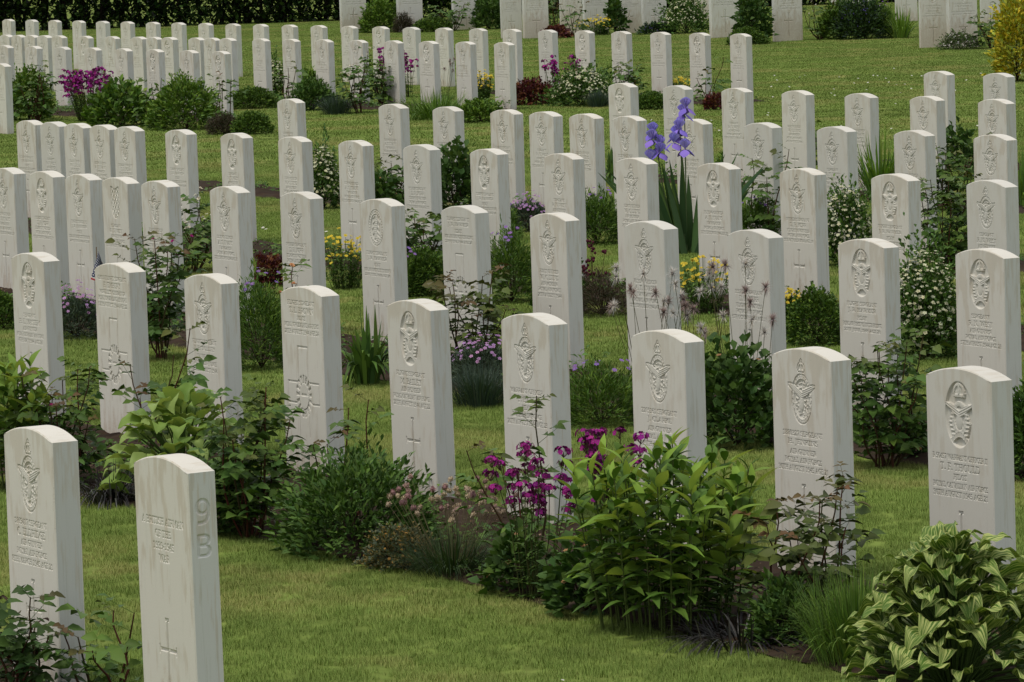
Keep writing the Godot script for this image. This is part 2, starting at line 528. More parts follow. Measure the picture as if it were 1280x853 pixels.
const BED_WIDTH := {"0": 1.0, "A": 1.03, "B": 0.92, "C": 0.66, "D": 0.5, "E": 0.4, "F": 0.35, "G": 0.8, "H": 0.8, "I": 0.9}
const BED_BACK := -0.16

func in_bed(x: float, z: float, m := 0.0) -> bool:
	for row in BEDS:
		var d: Vector2 = row[2] - row[1]
		var l := d.length()
		d /= l
		var q: Vector2 = Vector2(x, z) - row[1]
		var t := q.dot(d)
		if t < m or t > l - m: continue
		var o := q.dot(Vector2(-d.y, d.x))
		var wob := edge_noise.get_noise_2d(t * 3.0, row[1].y * 7.0) * 0.06
		if o > BED_BACK + m and o < BED_WIDTH[row[0]] - m + wob: return true
	return false

var edge_noise: FastNoiseLite
var lawn_noise: FastNoiseLite
var lawn_fine: FastNoiseLite
var lawn_dry: FastNoiseLite

func lawn_colour(x: float, z: float) -> Color:
	var a := lawn_noise.get_noise_2d(x, z)
	var b := lawn_fine.get_noise_2d(x, z)
	var dry := clampf(lawn_dry.get_noise_2d(x, z) * 2.2 + b * 0.9 - 0.14, 0.0, 1.0)
	var stripe := sin((x * 0.87 + z * 0.49) * 0.0 + (x * 0.5 - z * 0.86) * TAU / 1.1)
	var g := Color(0.150, 0.202, 0.050) * (1.0 + 0.20 * a + 0.15 * b + 0.09 * stripe)
	return g.lerp(Color(0.29, 0.265, 0.10), dry * 0.6)

func build_ground() -> void:
	var mb := MB.new()
	mb.quad(Vector3(-320, 0, 60), Vector3(320, 0, 60), Vector3(320, 0, -420), Vector3(-320, 0, -420), Vector3.UP, Color.WHITE, Vector2(0, 0), Vector2(64, 0), Vector2(64, 48), Vector2(0, 48))
	var m := StandardMaterial3D.new()
	var img := Image.create(512, 512, false, Image.FORMAT_RGB8)
	var n1 := noise(5, 0.012, 4)
	var n2 := noise(6, 0.11, 3)
	for y in 512:
		for x in 512:
			# blend of shifted copies keeps the tile seamless
			var fx := x / 512.0; var fy := y / 512.0
			var a := lerpf(lerpf(n1.get_noise_2d(x, y), n1.get_noise_2d(x - 512, y), fx), lerpf(n1.get_noise_2d(x, y - 512), n1.get_noise_2d(x - 512, y - 512), fx), fy)
			var c := Color(0.145, 0.195, 0.045) * (1.0 + 0.5 * a + 0.5 * n2.get_noise_2d(x, y))
			img.set_pixel(x, y, c.lerp(Color(0.15, 0.13, 0.055), clampf(a * 0.8, 0, 0.5)).linear_to_srgb())
	img.generate_mipmaps()
	m.albedo_texture = ImageTexture.create_from_image(img)
	m.roughness = 0.95
	m.metallic_specular = 0.1
	var g := part("lawn", mb.mesh(), m, self)
	g.set_meta("kind", "structure")

func build_beds() -> void:
	var soil := StandardMaterial3D.new()
	soil.vertex_color_use_as_albedo = true
	soil.roughness = 0.95
	soil.metallic_specular = 0.15
	var lump := noise(31, 6.0, 4)
	var tone := noise(32, 2.2, 3)
	for row in BEDS:
		var d: Vector2 = (row[2] - row[1])
		var l := d.length()
		d /= l
		var f := Vector2(-d.y, d.x)
		var near: bool = row[0] in ["0", "A", "B"]
		var step := 0.035 if near else 0.09
		var na := int(l / step)
		var front: float = BED_WIDTH[row[0]]
		var nb := int((front - BED_BACK) / step)
		var mb := MB.new()
		for i in na + 1:
			var t := l * i / na
			var wob := edge_noise.get_noise_2d(t * 3.0, row[1].y * 7.0) * 0.06
			for j in nb + 1:
				var s := float(j) / nb
				var o := lerpf(BED_BACK, front + wob, s)
				var p: Vector2 = row[1] + d * t + f * o
				var edge := minf(1.0, minf(s, 1.0 - s) * 9.0) * minf(1.0, minf(i, na - i) * 0.3)
				var h := 0.006 + edge * (0.022 + 0.030 * lump.get_noise_2d(p.x, p.y))
				var c := Color(0.042, 0.030, 0.022) * (1.0 + 0.45 * tone.get_noise_2d(p.x, p.y) + 0.5 * lump.get_noise_2d(p.x * 2.3, p.y * 2.3))
				mb.add(Vector3(p.x, h, p.y), Vector3.UP, c)
		for i in na:
			for j in nb:
				var a := i * (nb + 1) + j
				mb.tri(a, a + nb + 1, a + 1); mb.tri(a + 1, a + nb + 1, a + nb + 2)
		for i in range(1, na):
			for j in range(1, nb):
				var a := i * (nb + 1) + j
				mb.n[a] = (mb.v[a + nb + 1] - mb.v[a - nb - 1]).cross(mb.v[a + 1] - mb.v[a - 1]).normalized()
				if mb.n[a].y < 0: mb.n[a] = -mb.n[a]
		var o2 := part(numbered("flower_bed"), mb.mesh(), soil, self)
		o2.set_meta("kind", "structure")
		# crumbs, bark and dead leaves on the soil of the near beds
		if near:
			var lit := MB.new()
			var r := rngs(900 + int(row[1].y))
			for k in int(l * 70):
				var p: Vector2 = row[1] + d * r.randf() * l + f * r.randf_range(0.0, front - 0.05)
				var an := r.randf() * TAU
				var c := [Color(0.13, 0.085, 0.05), Color(0.05, 0.035, 0.025), Color(0.20, 0.15, 0.10)][r.randi() % 3] as Color
				lit.chip(Vector3(p.x, 0.045, p.y), Vector3(cos(an), r.randf_range(-0.2, 0.3), sin(an)).normalized(), Vector3.UP, r.randf_range(0.012, 0.035), r.randf_range(0.006, 0.018), vary(c, r, 0.3))
			var lo := part(numbered("bed_litter"), lit.mesh(), mats.flower, self)
			lo.set_meta("kind", "stuff"); lo.set_meta("label", "scattered bark crumbs and dry leaves on the bed soil"); lo.set_meta("category", "litter")

# low self-sown leaves between the taller plants, too small to tell apart
func build_ground_cover() -> void:
	var spread := noise(91, 1.1, 3)
	for row in BEDS:
		var d: Vector2 = (row[2] - row[1])
		var l := d.length()
		d /= l
		var f := Vector2(-d.y, d.x)
		var front: float = BED_WIDTH[row[0]]
		var q := fine(row[1].y * 0.8)
		var r := rngs(950 + int(row[1].y))
		var mb := MB.new()
		for k in int(l * front * 900 * q):
			var p: Vector2 = row[1] + d * r.randf() * l + f * r.randf_range(0.0, front - 0.06)
			var g := spread.get_noise_2d(p.x, p.y)
			if g < -0.02: continue
			var an := r.randf() * TAU
			var top := 0.02 + g * 0.28 * r.randf()
			var dir := Vector3(cos(an), r.randf_range(0.2, 1.4), sin(an)).normalized()
			mb.leaf(Vector3(p.x, top, p.y), dir, Vector3(r.randf_range(-0.6, 0.6), 1, r.randf_range(-0.2, 0.9)).normalized(), r.randf_range(0.025, 0.06) / pow(q, 0.4), r.randf_range(0.010, 0.024) / pow(q, 0.4), 0.4, 0.3, vary([GREEN, DARK * 1.3, GREEN * 1.25][int(absf(g) * 40.0) % 3], r, 0.3), 2, 0.8)
		var o := part(numbered("ground_cover"), mb.mesh(), mats.leaf, self)
		o.set_meta("kind", "stuff"); o.set_meta("label", "low green leaves covering the soil between bed plants"); o.set_meta("category", "ground cover")

func grass_patch(s: int, size: float, count: int, height: float, w: float) -> ArrayMesh:
	var mb := MB.new()
	var r := rngs(s)
	for k in count:
		var p := Vector3(r.randf_range(-size, size), -0.002, r.randf_range(-size, size))
		var an := r.randf() * TAU
		var lean := r.randf_range(0.05, 0.75)
		var h := height * r.randf_range(0.55, 1.25)
		var top := p + Vector3(cos(an) * lean * h, h, sin(an) * lean * h)
		var sd := Vector3(-sin(an), 0, cos(an)).rotated(Vector3.UP, r.randf_range(-0.9, 0.9)) * w * r.randf_range(0.6, 1.2)
		var nn := Vector3(-cos(an) * 0.5, 0.8, -sin(an) * 0.5).normalized()
		var tint := r.randf_range(0.82, 1.2)
		var yel := r.randf()
		var c := Color(tint, tint, tint)
		if yel > 0.9: c = Color(1.75, 1.32, 1.7) * tint
		elif yel < 0.3: c = Color(0.78, 0.95, 0.8) * tint
		var i := mb.add(p - sd, nn, c); mb.add(p + sd, nn, c); mb.add(top, nn, c)
		mb.tri(i, i + 2, i + 1)
	return mb.mesh()

func build_grass() -> void:
	var mat := leaf_material(0.75, 0.2, Color(0.3, 0.3, 0.15))
	# [from depth, to depth, spacing, blades per patch, height, width]
	var zones := [[11.5, 24.0, 0.10, 420, 0.021, 0.0008], [24.0, 46.0, 0.15, 420, 0.020, 0.0015], [46.0, 112.0, 0.32, 420, 0.020, 0.0042]]
	for zi in zones.size():
		var zn: Array = zones[zi]
		var sets := [[], [], []]
		var cols := [[], [], []]
		var r := rngs(500 + zi)
		var sp: float = zn[2]
		var z: float = zn[0]
		while z < zn[1]:
			var hw := z * 0.118 + 1.0
			var x := -hw
			while x < hw:
				var px := x + r.randf_range(-0.5, 0.5) * sp; var pz := -(z + r.randf_range(-0.5, 0.5) * sp)
				x += sp
				if in_bed(px, pz, 0.012): continue
				var k := r.randi() % 3
				var s := r.randf_range(0.8, 1.15)
				sets[k].append(Transform3D(Basis(Vector3.UP, r.randf() * TAU).scaled(Vector3(1, s, 1)), Vector3(px, 0, pz)))
				cols[k].append(lawn_colour(px, pz) * 1.28)
			z += sp
		for k in 3:
			var mm := MultiMesh.new()
			mm.transform_format = MultiMesh.TRANSFORM_3D
			mm.use_colors = true
			mm.mesh = grass_patch(700 + zi * 3 + k, sp * 0.62, zn[3], zn[4], zn[5])
			mm.instance_count = sets[k].size()
			for i in sets[k].size():
				mm.set_instance_transform(i, sets[k][i]); mm.set_instance_color(i, cols[k][i])
			var o := MultiMeshInstance3D.new()
			o.name = numbered("lawn_grass")
			o.multimesh = mm
			o.material_override = mat
			add_child(o, true)
			o.set_meta("kind", "stuff"); o.set_meta("label", "short mown grass of the cemetery lawn between the rows"); o.set_meta("category", "grass")
	# daisies and clover heads in the turf
	var mb := MB.new()
	var r2 := rngs(61)
	for cl in [[1.6, -13.6, 1.5, 26], [0.2, -14.2, 1.2, 8], [5.6, -62.0, 3.0, 60], [3.0, -50.0, 2.0, 30], [-2.0, -37.5, 1.5, 34], [5.0, -56.0, 3.0, 40], [-1.0, -18.0, 1.0, 5]]:
		for k in cl[3]:
			var p := Vector3(cl[0] + r2.randfn() * cl[2] * 0.5, 0.036, cl[1] + r2.randfn() * cl[2] * 0.8)
			if in_bed(p.x, p.z): continue
			var big := 0.007 if p.z > -20 else 0.016
			mb.bloom(p, Vector3(r2.randf_range(-0.4, 0.4), 1, r2.randf_range(-0.2, 0.6)).normalized(), big, 6, Color(0.62, 0.62, 0.56), Color(0.5, 0.4, 0.05))
	var o3 := part("lawn_daisies", mb.mesh(), mats.flower, self)
	o3.set_meta("kind", "stuff"); o3.set_meta("label", "tiny white daisies scattered in the mown lawn"); o3.set_meta("category", "flowers")

# ------------------------------------------------------------------ headstones
func stone_material(s: int, splash := 0.17) -> StandardMaterial3D:
	var w := 320; var h := 448
	var img := Image.create(w, h, false, Image.FORMAT_RGB8)
	var r := rngs(s)
	var streak := noise(s * 11 + 1, 0.05, 3); var blot := noise(s * 11 + 2, 0.016, 4); var grain := noise(s * 11 + 3, 0.35, 2); var edge := noise(s * 11 + 4, 0.03, 4)
	var amount := r.randf_range(0.2, 1.1)
	var base := Color(0.635, 0.62, 0.572).lerp(Color(0.575, 0.525, 0.44), r.randf() * 0.32) * r.randf_range(0.93, 1.06)
	var sidec := Color(0.575, 0.578, 0.555) * r.randf_range(0.93, 1.05)
	for y in h:
		var hy := 0.9 * (1.0 - float(y) / h)        # height above ground
		for x in w:
			var front := x < 192
			var st := streak.get_noise_2d(x * 0.85 + (0 if front else 900), y * 0.16)
			var st2 := streak.get_noise_2d(x * 1.7 + 300, y * 0.10 + 40)
			var bl := blot.get_noise_2d(x, y * 0.55)
			var gr := grain.get_noise_2d(x, y)
			var c := base if front else sidec
			# run-off stains from the top, ochre, with ragged ends
			var run := clampf((st * 1.1 + bl * 0.9 + clampf((hy - 0.60) * 1.6, -0.25, 0.42) - 0.12) * 2.2, 0.0, 1.0)
			c = c.lerp(Color(0.47, 0.40, 0.30), run * amount * 0.52)
			# grey green algae streaks
			c = c.lerp(Color(0.38, 0.395, 0.34), clampf((st2 + 0.5 * bl - 0.18) * 1.6, 0.0, 1.0) * (0.13 if front else 0.32))
			# soil splash along the foot with an uneven upper edge
			var sp := clampf((splash + 0.16 * edge.get_noise_2d(x * 1.4, y * 0.5) + 0.05 * gr - hy) * 9.0, 0.0, 1.0)
			c = c.lerp(Color(0.43, 0.34, 0.25), sp * (0.46 + 0.3 * gr + 0.25 * edge.get_noise_2d(x * 3.0, y * 3.0)))
			c = c * (1.0 + 0.045 * gr)
			if gr > 0.70 and bl > 0.05: c = c * 0.72          # lichen specks
			img.set_pixel(x, y, c.linear_to_srgb())
	img.generate_mipmaps()
	var m := StandardMaterial3D.new()
	m.albedo_texture = ImageTexture.create_from_image(img)
	m.roughness = 0.86
	m.metallic_specular = 0.3
	return m

func front_uv(x: float, y: float) -> Vector2:
	return Vector2((x / STONE_W + 0.5) * 0.59 + 0.003, 1.0 - clampf(y, 0.0, 0.895) / 0.9)

func side_uv(s: float, y: float) -> Vector2:
	return Vector2(0.61 + s * 0.385, 1.0 - clampf(y, 0.0, 0.895) / 0.9)

func arch_y(x: float) -> float:
	var hw := STONE_W * 0.5
	var rad := (hw * hw + ARCH * ARCH) / (2.0 * ARCH)
	return STONE_H + ARCH - rad + sqrt(rad * rad - x * x)

# slab whose front has rectangular openings [half width, y0, y1], filled by the carved panels
func slab_mesh(holes: Array, side_hole: Array = []) -> ArrayMesh:
	var mb := MB.new()
	var hw := STONE_W * 0.5
	var ch := 0.004
	var zf := STONE_T * 0.5
	var xs := [-hw + ch, hw - ch]
	for k in range(1, 14): xs.append(lerpf(-hw + ch, hw - ch, k / 14.0))
	for hh in holes:
		xs.append(hh[0]); xs.append(-hh[0])
	xs.sort()
	for i in xs.size() - 1:
		var x0: float = xs[i]; var x1: float = xs[i + 1]
		if x1 - x0 < 0.00001: continue
		var xm := (x0 + x1) * 0.5
		var cuts := []
		for hh in holes:
			if absf(xm) < hh[0]: cuts.append([hh[1], hh[2]])
		cuts.sort_custom(func(a, b): return a[0] < b[0])
		var y := -0.12
		for cu in cuts:
			mb.quad(Vector3(x0, y, zf), Vector3(x0, cu[0], zf), Vector3(x1, cu[0], zf), Vector3(x1, y, zf), Vector3.BACK, Color.WHITE, front_uv(x0, y), front_uv(x0, cu[0]), front_uv(x1, cu[0]), front_uv(x1, y))
			y = cu[1]
		var t0 := arch_y(x0) - ch; var t1 := arch_y(x1) - ch
		mb.quad(Vector3(x0, y, zf), Vector3(x0, t0, zf), Vector3(x1, t1, zf), Vector3(x1, y, zf), Vector3.BACK, Color.WHITE, front_uv(x0, y), front_uv(x0, t0), front_uv(x1, t1), front_uv(x1, y))
		var b0 := arch_y(x0) - ch; var b1 := arch_y(x1) - ch
		mb.quad(Vector3(x0, -0.12, -zf), Vector3(x0, b0, -zf), Vector3(x1, b1, -zf), Vector3(x1, -0.12, -zf), Vector3.FORWARD, Color.WHITE, front_uv(-x0, 0), front_uv(-x0, b0), front_uv(-x1, b1), front_uv(-x1, 0))
	# outline with its outward normals: up the left side, over the arch, down the right side
	var pts := [Vector2(-hw, -0.12), Vector2(-hw, STONE_H * 0.5), Vector2(-hw, STONE_H)]
	for k in range(1, 16): pts.append(Vector2(lerpf(-hw, hw, k / 16.0), arch_y(lerpf(-hw, hw, k / 16.0))))
	pts.append(Vector2(hw, STONE_H)); pts.append(Vector2(hw, STONE_H * 0.5)); pts.append(Vector2(hw, -0.12))
	var nn := pts.size()
	for i in nn - 1:
		var a: Vector2 = pts[i]; var b: Vector2 = pts[i + 1]
		var d := (b - a).normalized()
		var nrm := Vector2(-d.y, d.x)
		var n3 := Vector3(nrm.x, nrm.y, 0)
		var ain := Vector2(clampf(a.x, -hw + ch, hw - ch), minf(a.y, arch_y(clampf(a.x, -hw + ch, hw - ch)) - ch if a.y >= STONE_H else a.y))
		var bin := Vector2(clampf(b.x, -hw + ch, hw - ch), minf(b.y, arch_y(clampf(b.x, -hw + ch, hw - ch)) - ch if b.y >= STONE_H else b.y))
		var is_top := absf(nrm.y) > 0.5
		var skip := side_hole.size() > 0 and nrm.x > 0.9
		for zs in [1.0, -1.0]:
			var zo: float = zf * zs; var zi: float = (zf - ch) * zs
			mb.quad(Vector3(ain.x, ain.y, zo), Vector3(a.x, a.y, zi), Vector3(b.x, b.y, zi), Vector3(bin.x, bin.y, zo), (n3 + Vector3(0, 0, zs)).normalized(), Color.WHITE, front_uv(ain.x, a.y), front_uv(ain.x, a.y), front_uv(bin.x, b.y), front_uv(bin.x, b.y))
		if skip: continue
		var ua := side_uv(0, a.y); var ub := side_uv(0, b.y); var uc := side_uv(1, b.y); var ud := side_uv(1, a.y)
		if is_top:
			ua = front_uv(a.x, 0.55 + a.x * 0.3); ub = front_uv(b.x, 0.55 + b.x * 0.3); uc = front_uv(b.x, 0.45 + b.x * 0.3); ud = front_uv(a.x, 0.45 + a.x * 0.3)
		mb.quad(Vector3(a.x, a.y, zf - ch), Vector3(b.x, b.y, zf - ch), Vector3(b.x, b.y, -zf + ch), Vector3(a.x, a.y, -zf + ch), n3, Color.WHITE, ua, ub, uc, ud)
	if side_hole.size() > 0:
		var d2 := zf - ch
		for seg in [[-0.12, side_hole[0]], [side_hole[1], STONE_H]]:
			mb.quad(Vector3(hw, seg[0], d2), Vector3(hw, seg[1], d2), Vector3(hw, seg[1], -d2), Vector3(hw, seg[0], -d2), Vector3.RIGHT, Color.WHITE, side_uv(0, seg[0]), side_uv(0, seg[1]), side_uv(1, seg[1]), side_uv(1, seg[0]))
	return mb.mesh()

# carved panel: depth grid (values <= 0, metres) set flush into the opening; flat runs become single quads
func panel(depth: PackedFloat32Array, nx: int, ny: int, hw: float, y0: float, y1: float, on_side := false) -> ArrayMesh:
	var mb := MB.new()
	var dx := 2.0 * hw / (nx - 1); var dy := (y1 - y0) / (ny - 1)
	var ids := PackedInt32Array()
	ids.resize(nx * ny)
	ids.fill(-1)
	var place := func(i: int, j: int) -> int:
		var k := j * nx + i
		if ids[k] >= 0: return ids[k]
		var x := -hw + dx * i; var y := y0 + dy * j
		var gx := (depth[j * nx + mini(i + 1, nx - 1)] - depth[j * nx + maxi(i - 1, 0)]) / (2.0 * dx)
		var gy := (depth[mini(j + 1, ny - 1) * nx + i] - depth[maxi(j - 1, 0) * nx + i]) / (2.0 * dy)
		var nn := Vector3(-gx, -gy, 1).normalized()
		var p := Vector3(x, y, STONE_T * 0.5 + depth[k])
		if on_side:
			ids[k] = mb.add(Vector3(STONE_W * 0.5 + depth[k], y, -x), Vector3(nn.z, nn.y, -nn.x), Color.WHITE, side_uv(x / STONE_T + 0.5, y))
		else:
			ids[k] = mb.add(p, nn, Color.WHITE, front_uv(x, y))
		return ids[k]
	for j in ny - 1:
		var i := 0
		while i < nx - 1:
			var flat := func(q: int) -> bool:
				for jj in [j - 1, j, j + 1, j + 2]:
					if jj < 0 or jj >= ny: continue
					for qq in range(maxi(0, q - 1), mini(nx, q + 3)):
						if depth[jj * nx + qq] != 0.0: return false
				return true
			if flat.call(i):
				var e := i + 1
				while e < nx - 1 and flat.call(e): e += 1
				var a: int = place.call(i, j); var b: int = place.call(e, j); var c: int = place.call(e, j + 1); var d: int = place.call(i, j + 1)
				mb.tri(a, d, c); mb.tri(a, c, b)
				i = e
			else:
				var a: int = place.call(i, j); var b: int = place.call(i + 1, j); var c: int = place.call(i + 1, j + 1); var d: int = place.call(i, j + 1)
				mb.tri(a, d, c); mb.tri(a, c, b)
				i += 1
	return mb.mesh()

var serif: SystemFont
var sans: SystemFont

# letters cut into a grid by filling the triangles of each line of type
func letter_depth(lines: Array, nx: int, ny: int, hw: float, tall: float, cut: float) -> PackedFloat32Array:
	var ss := 2
	var gw := (nx - 1) * ss; var gh := (ny - 1) * ss
	var cov := PackedByteArray()
	cov.resize(gw * gh)
	for ln in lines:                         # [text, y from panel bottom, cap height]
		var tm := TextMesh.new()
		tm.font = serif if ln[2] < 0.05 else sans
		tm.font_size = 64
		tm.pixel_size = ln[2] / 46.0
		tm.depth = 0.0
		tm.curve_step = 3.0
		tm.text = ln[0]
		var ar := tm.get_mesh_arrays()
		if ar.is_empty() or ar[0] == null: continue
		var vv: PackedVector3Array = ar[Mesh.ARRAY_VERTEX]
		var ii := PackedInt32Array()
		if ar[Mesh.ARRAY_INDEX] != null: ii = ar[Mesh.ARRAY_INDEX]
		if ii.is_empty():
			for q in vv.size(): ii.push_back(q)
		var lo := Vector2(1e9, 1e9); var hi := Vector2(-1e9, -1e9)
		for q in vv:
			lo.x = minf(lo.x, q.x); lo.y = minf(lo.y, q.y); hi.x = maxf(hi.x, q.x); hi.y = maxf(hi.y, q.y)
		var fit := minf(1.0, (2.0 * hw - 0.012) / (hi.x - lo.x))
		var sy: float = ln[2] / maxf(0.0001, hi.y - lo.y)
		var cx := (lo.x + hi.x) * 0.5
		for t in range(0, ii.size(), 3):
			var p := []
			for q in 3:
				var w := vv[ii[t + q]]
				p.append(Vector2(((w.x - cx) * fit + hw) / (2.0 * hw) * gw, (ln[1] + (w.y - lo.y) * sy) / tall * gh))
			var x0 := maxi(0, int(minf(p[0].x, minf(p[1].x, p[2].x)))); var x1 := mini(gw - 1, int(maxf(p[0].x, maxf(p[1].x, p[2].x))) + 1)
			var yy0 := maxi(0, int(minf(p[0].y, minf(p[1].y, p[2].y)))); var yy1 := mini(gh - 1, int(maxf(p[0].y, maxf(p[1].y, p[2].y))) + 1)
			var e0: Vector2 = p[1] - p[0]; var e1: Vector2 = p[2] - p[1]; var e2: Vector2 = p[0] - p[2]
			for y in range(yy0, yy1 + 1):
				for x in range(x0, x1 + 1):
					var s := Vector2(x + 0.5, y + 0.5)
					var a: float = e0.cross(s - p[0]); var b: float = e1.cross(s - p[1]); var c: float = e2.cross(s - p[2])
					if (a >= 0 and b >= 0 and c >= 0) or (a <= 0 and b <= 0 and c <= 0): cov[y * gw + x] = 1
	var out := PackedFloat32Array()
	out.resize(nx * ny)
	for j in range(1, ny - 1):
		for i in range(1, nx - 1):
			var s := 0
			for b in ss:
				for a in ss:
					s += cov[(j * ss + b - 1) * gw + i * ss + a - 1]
			if s > 0: out[j * nx + i] = -cut * minf(1.0, s / float(ss * ss) * 1.1)
	return out

func ell(u: float, v: float, cx: float, cy: float, rx: float, ry: float) -> float:
	return Vector2((u - cx) / rx, (v - cy) / ry).length()

# crown as used at the head of the badges; s scales it. Returns height above the floor, or -1 outside.
func crown_at(u: float, v: float, cy: float, s: float) -> float:
	var x := absf(u) / s; var y := (v - cy) / s
	if y > -0.012 and y < -0.003 and x < 0.021: return 1.0 if fmod(x, 0.008) > 0.002 else 0.6
	if y >= -0.003 and y < 0.026:
		var q := ell(x, y, 0.0, -0.002, 0.0235, 0.027)
		if q < 1.0:
			if q > 0.72 or x < 0.0032: return 1.0
			return 0.25
	if ell(x, y, 0.0, 0.031, 0.0045, 0.0055) < 1.0: return 1.0
	return -1.0

# spread wings: > 0 inside (with feathering), distance-like below 0
func wing_at(u: float, v: float, cy: float, span: float) -> float:
	var a := absf(u) / span
	var up := cy + 0.004 + 0.021 * sin(minf(a * 1.9, 1.57)) + 0.006 * a
	var lo := cy - 0.024 + 0.046 * pow(a, 1.1)
	return minf(minf(up - v, v - lo), (1.0 - a) * span)

func badge_depth(kind: String, nx: int, ny: int, hw: float, tall: float) -> PackedFloat32Array:
	var out := PackedFloat32Array()
	out.resize(nx * ny)
	var bump := noise(77, 62.0, 2)
	for j in range(1, ny - 1):
		for i in range(1, nx - 1):
			var u := (float(i) / (nx - 1) * 2.0 - 1.0) * hw
			var v := float(j) / (ny - 1) * tall
			var d := 0.0
			var bn := bump.get_noise_2d(u, v)
			match kind:
				"winged":
					var q := ell(u, v, 0, 0.098, 0.066, 0.096)
					var wg := wing_at(u, v, 0.122, 0.082)
					var cr := crown_at(u, v, 0.212, 0.95)
					if q < 1.0:
						if q > 0.94: d = -0.0065
						elif q > 0.78:
							var an := atan2((v - 0.098) / 0.095, u / 0.061)
							d = -0.0012 - 0.0022 * (0.5 + 0.5 * signf(sin(an * 26.0))) * (1.0 if q > 0.82 and q < 0.92 else 0.0)
						elif q > 0.73: d = -0.0065
						else: d = -0.0095 + 0.001 * bn
						var body := ell(u, v, -0.004 + (v - 0.09) * 0.2, 0.082, 0.017, 0.042)
						if body < 1.0 and q < 0.9: d = maxf(d, -0.0095 + 0.009 * sqrt(1.0 - body * body) + 0.001 * bn)
						if ell(u, v, 0.014, 0.128, 0.011, 0.009) < 1.0: d = -0.001
						if q < 0.73: d = maxf(d, -0.0095 + 0.0075 * clampf(bn * 2.6 - 0.2, 0.0, 1.0))
					if wg > 0.0:
						var f := sin((v - absf(u) * 0.45) * 820.0 + u * 90.0)
						d = maxf(d, -0.0010) if q > 1.0 else -0.0008
						d -= 0.0036 * clampf(f, 0.0, 1.0)
					elif wg > -0.0045 and (q > 1.0 or q > 0.78): d = minf(d, -0.0050)
					if cr >= 0.0: d = -0.0055 * (1.0 - cr)
					elif q > 1.0 and v > 0.19:
						for o in [Vector2(0.004, 0), Vector2(-0.004, 0), Vector2(0, 0.004), Vector2(0, -0.004)]:
							if crown_at(u + o.x, v + o.y, 0.212, 0.95) >= 0.0: d = -0.005
				"oval":
					var q := ell(u, v, 0, 0.122, 0.080, 0.119)
					if q < 1.0:
						var floor_d := -0.014 * clampf((1.0 - q) / 0.05, 0.0, 1.0)
						d = floor_d
						var cr := crown_at(u, v, 0.200, 1.45)
						if cr >= 0.0: d = maxf(d, -0.002 - 0.006 * (1.0 - cr) + 0.001 * bn)
						var rq := ell(u, v, 0, 0.108, 0.046, 0.062)
						if rq < 1.0:
							d = maxf(d, -0.0035 + 0.0015 * bn) if rq > 0.68 else maxf(d, -0.0095 + 0.002 * bn)
						var wg := wing_at(u, v, 0.132, 0.078)
						if wg > 0.0: d = -0.0015 - 0.0030 * clampf(sin((v - absf(u) * 0.4) * 700.0), 0.0, 1.0)
						var body := ell(u, v, -0.003, 0.100, 0.018, 0.036)
						if body < 1.0: d = maxf(d, -0.009 + 0.008 * sqrt(1.0 - body * body))
						var leafq := absf(absf(u) - 0.050 + absf(v - 0.09) * 0.35)
						if leafq < 0.011 and v > 0.045 and v < 0.125: d = maxf(d, -0.0045 + 0.003 * sin(v * 420.0))
						var sc := v - 0.036 - 0.016 * cos(u * 48.0)
						if absf(sc) < 0.012 and absf(u) < 0.056: d = -0.0025 - 0.003 * clampf(sin(u * 600.0), 0.0, 1.0) * (1.0 if absf(sc) < 0.007 else 0.0)
				"shield":
					var hwid := 0.064 * (1.0 if v > 0.11 else sqrt(maxf(0.0, 1.0 - pow((0.11 - v) / 0.095, 2.0))))
					var s := minf(hwid - absf(u), 0.222 - v - 0.008 * cos(u * 60.0))
					if s > 0.0 and v > 0.015:
						d = -0.010 * clampf(s / 0.004, 0.0, 1.0)
						if s > 0.010:
							var g := cos(u * 170.0) * cos(v * 120.0)
							d = -0.0095 + 0.0085 * clampf(g * 1.4 + 0.4 + bn * 0.5, 0.0, 1.0)
				"ring":
					var q := ell(u, v, 0, 0.118, 0.088, 0.108)
					if q < 1.0:
						var an := atan2(v - 0.118, u)
						if q > 0.95 or (q > 0.70 and q < 0.75): d = -0.005
						elif q > 0.75: d = -0.0006 - 0.003 * (1.0 if q > 0.80 and q < 0.90 and sin(an * 30.0) > 0.0 else 0.0)
						else:
							d = -0.0085
							var fx := absf(u - 0.010 * sin(v * 45.0))
							if fx < 0.020 - 0.010 * absf(v - 0.118) / 0.07: d = -0.001 - 0.0015 * clampf(sin(v * 500.0), 0, 1)
							elif fx < 0.042 and sin(v * 190.0 + fx * 130.0) > 0.2: d = -0.0035
				"fern":
					# broad outlined cross with a wreath badge at the crossing
					var xv := absf(u)
					var sd := maxf(xv - 0.044, v - 0.415)
					var sa := maxf(xv - 0.142, absf(v - 0.205) - 0.048)
					var s := minf(sd, sa)
					if absf(s) < 0.0035: d = -0.0055
					var q := ell(u, v, 0, 0.190, 0.072, 0.098)
					if q < 1.0:
						var an := atan2((v - 0.190) / 0.098, u / 0.072)
						d = 0.0
						if q > 0.66: d = -0.0105 if sin(an * 17.0) > 0.15 else -0.001
						elif v > 0.190:
							d = -0.001 - 0.005 * clampf(sin(u * 420.0), 0.0, 1.0) if q > 0.30 or v > 0.20 else -0.008
						if q <= 0.66 and q > 0.60: d = -0.006
				"line":
					# thin incised Latin cross
					if absf(u) < 0.0046 and v < tall - 0.012: d = -0.0085
					if absf(v - (tall - 0.112)) < 0.0060 and absf(u) < 0.060: d = -0.0070
					if absf(v - (tall - 0.016)) < 0.0045 and absf(u) < 0.013: d = -0.0045
					if absf(absf(u) - 0.058) < 0.0035 and absf(v - (tall - 0.112)) < 0.015: d = -0.0045
			out[j * nx + i] = minf(d, 0.0) * (0.8 if kind == "line" else 0.66)
	return out

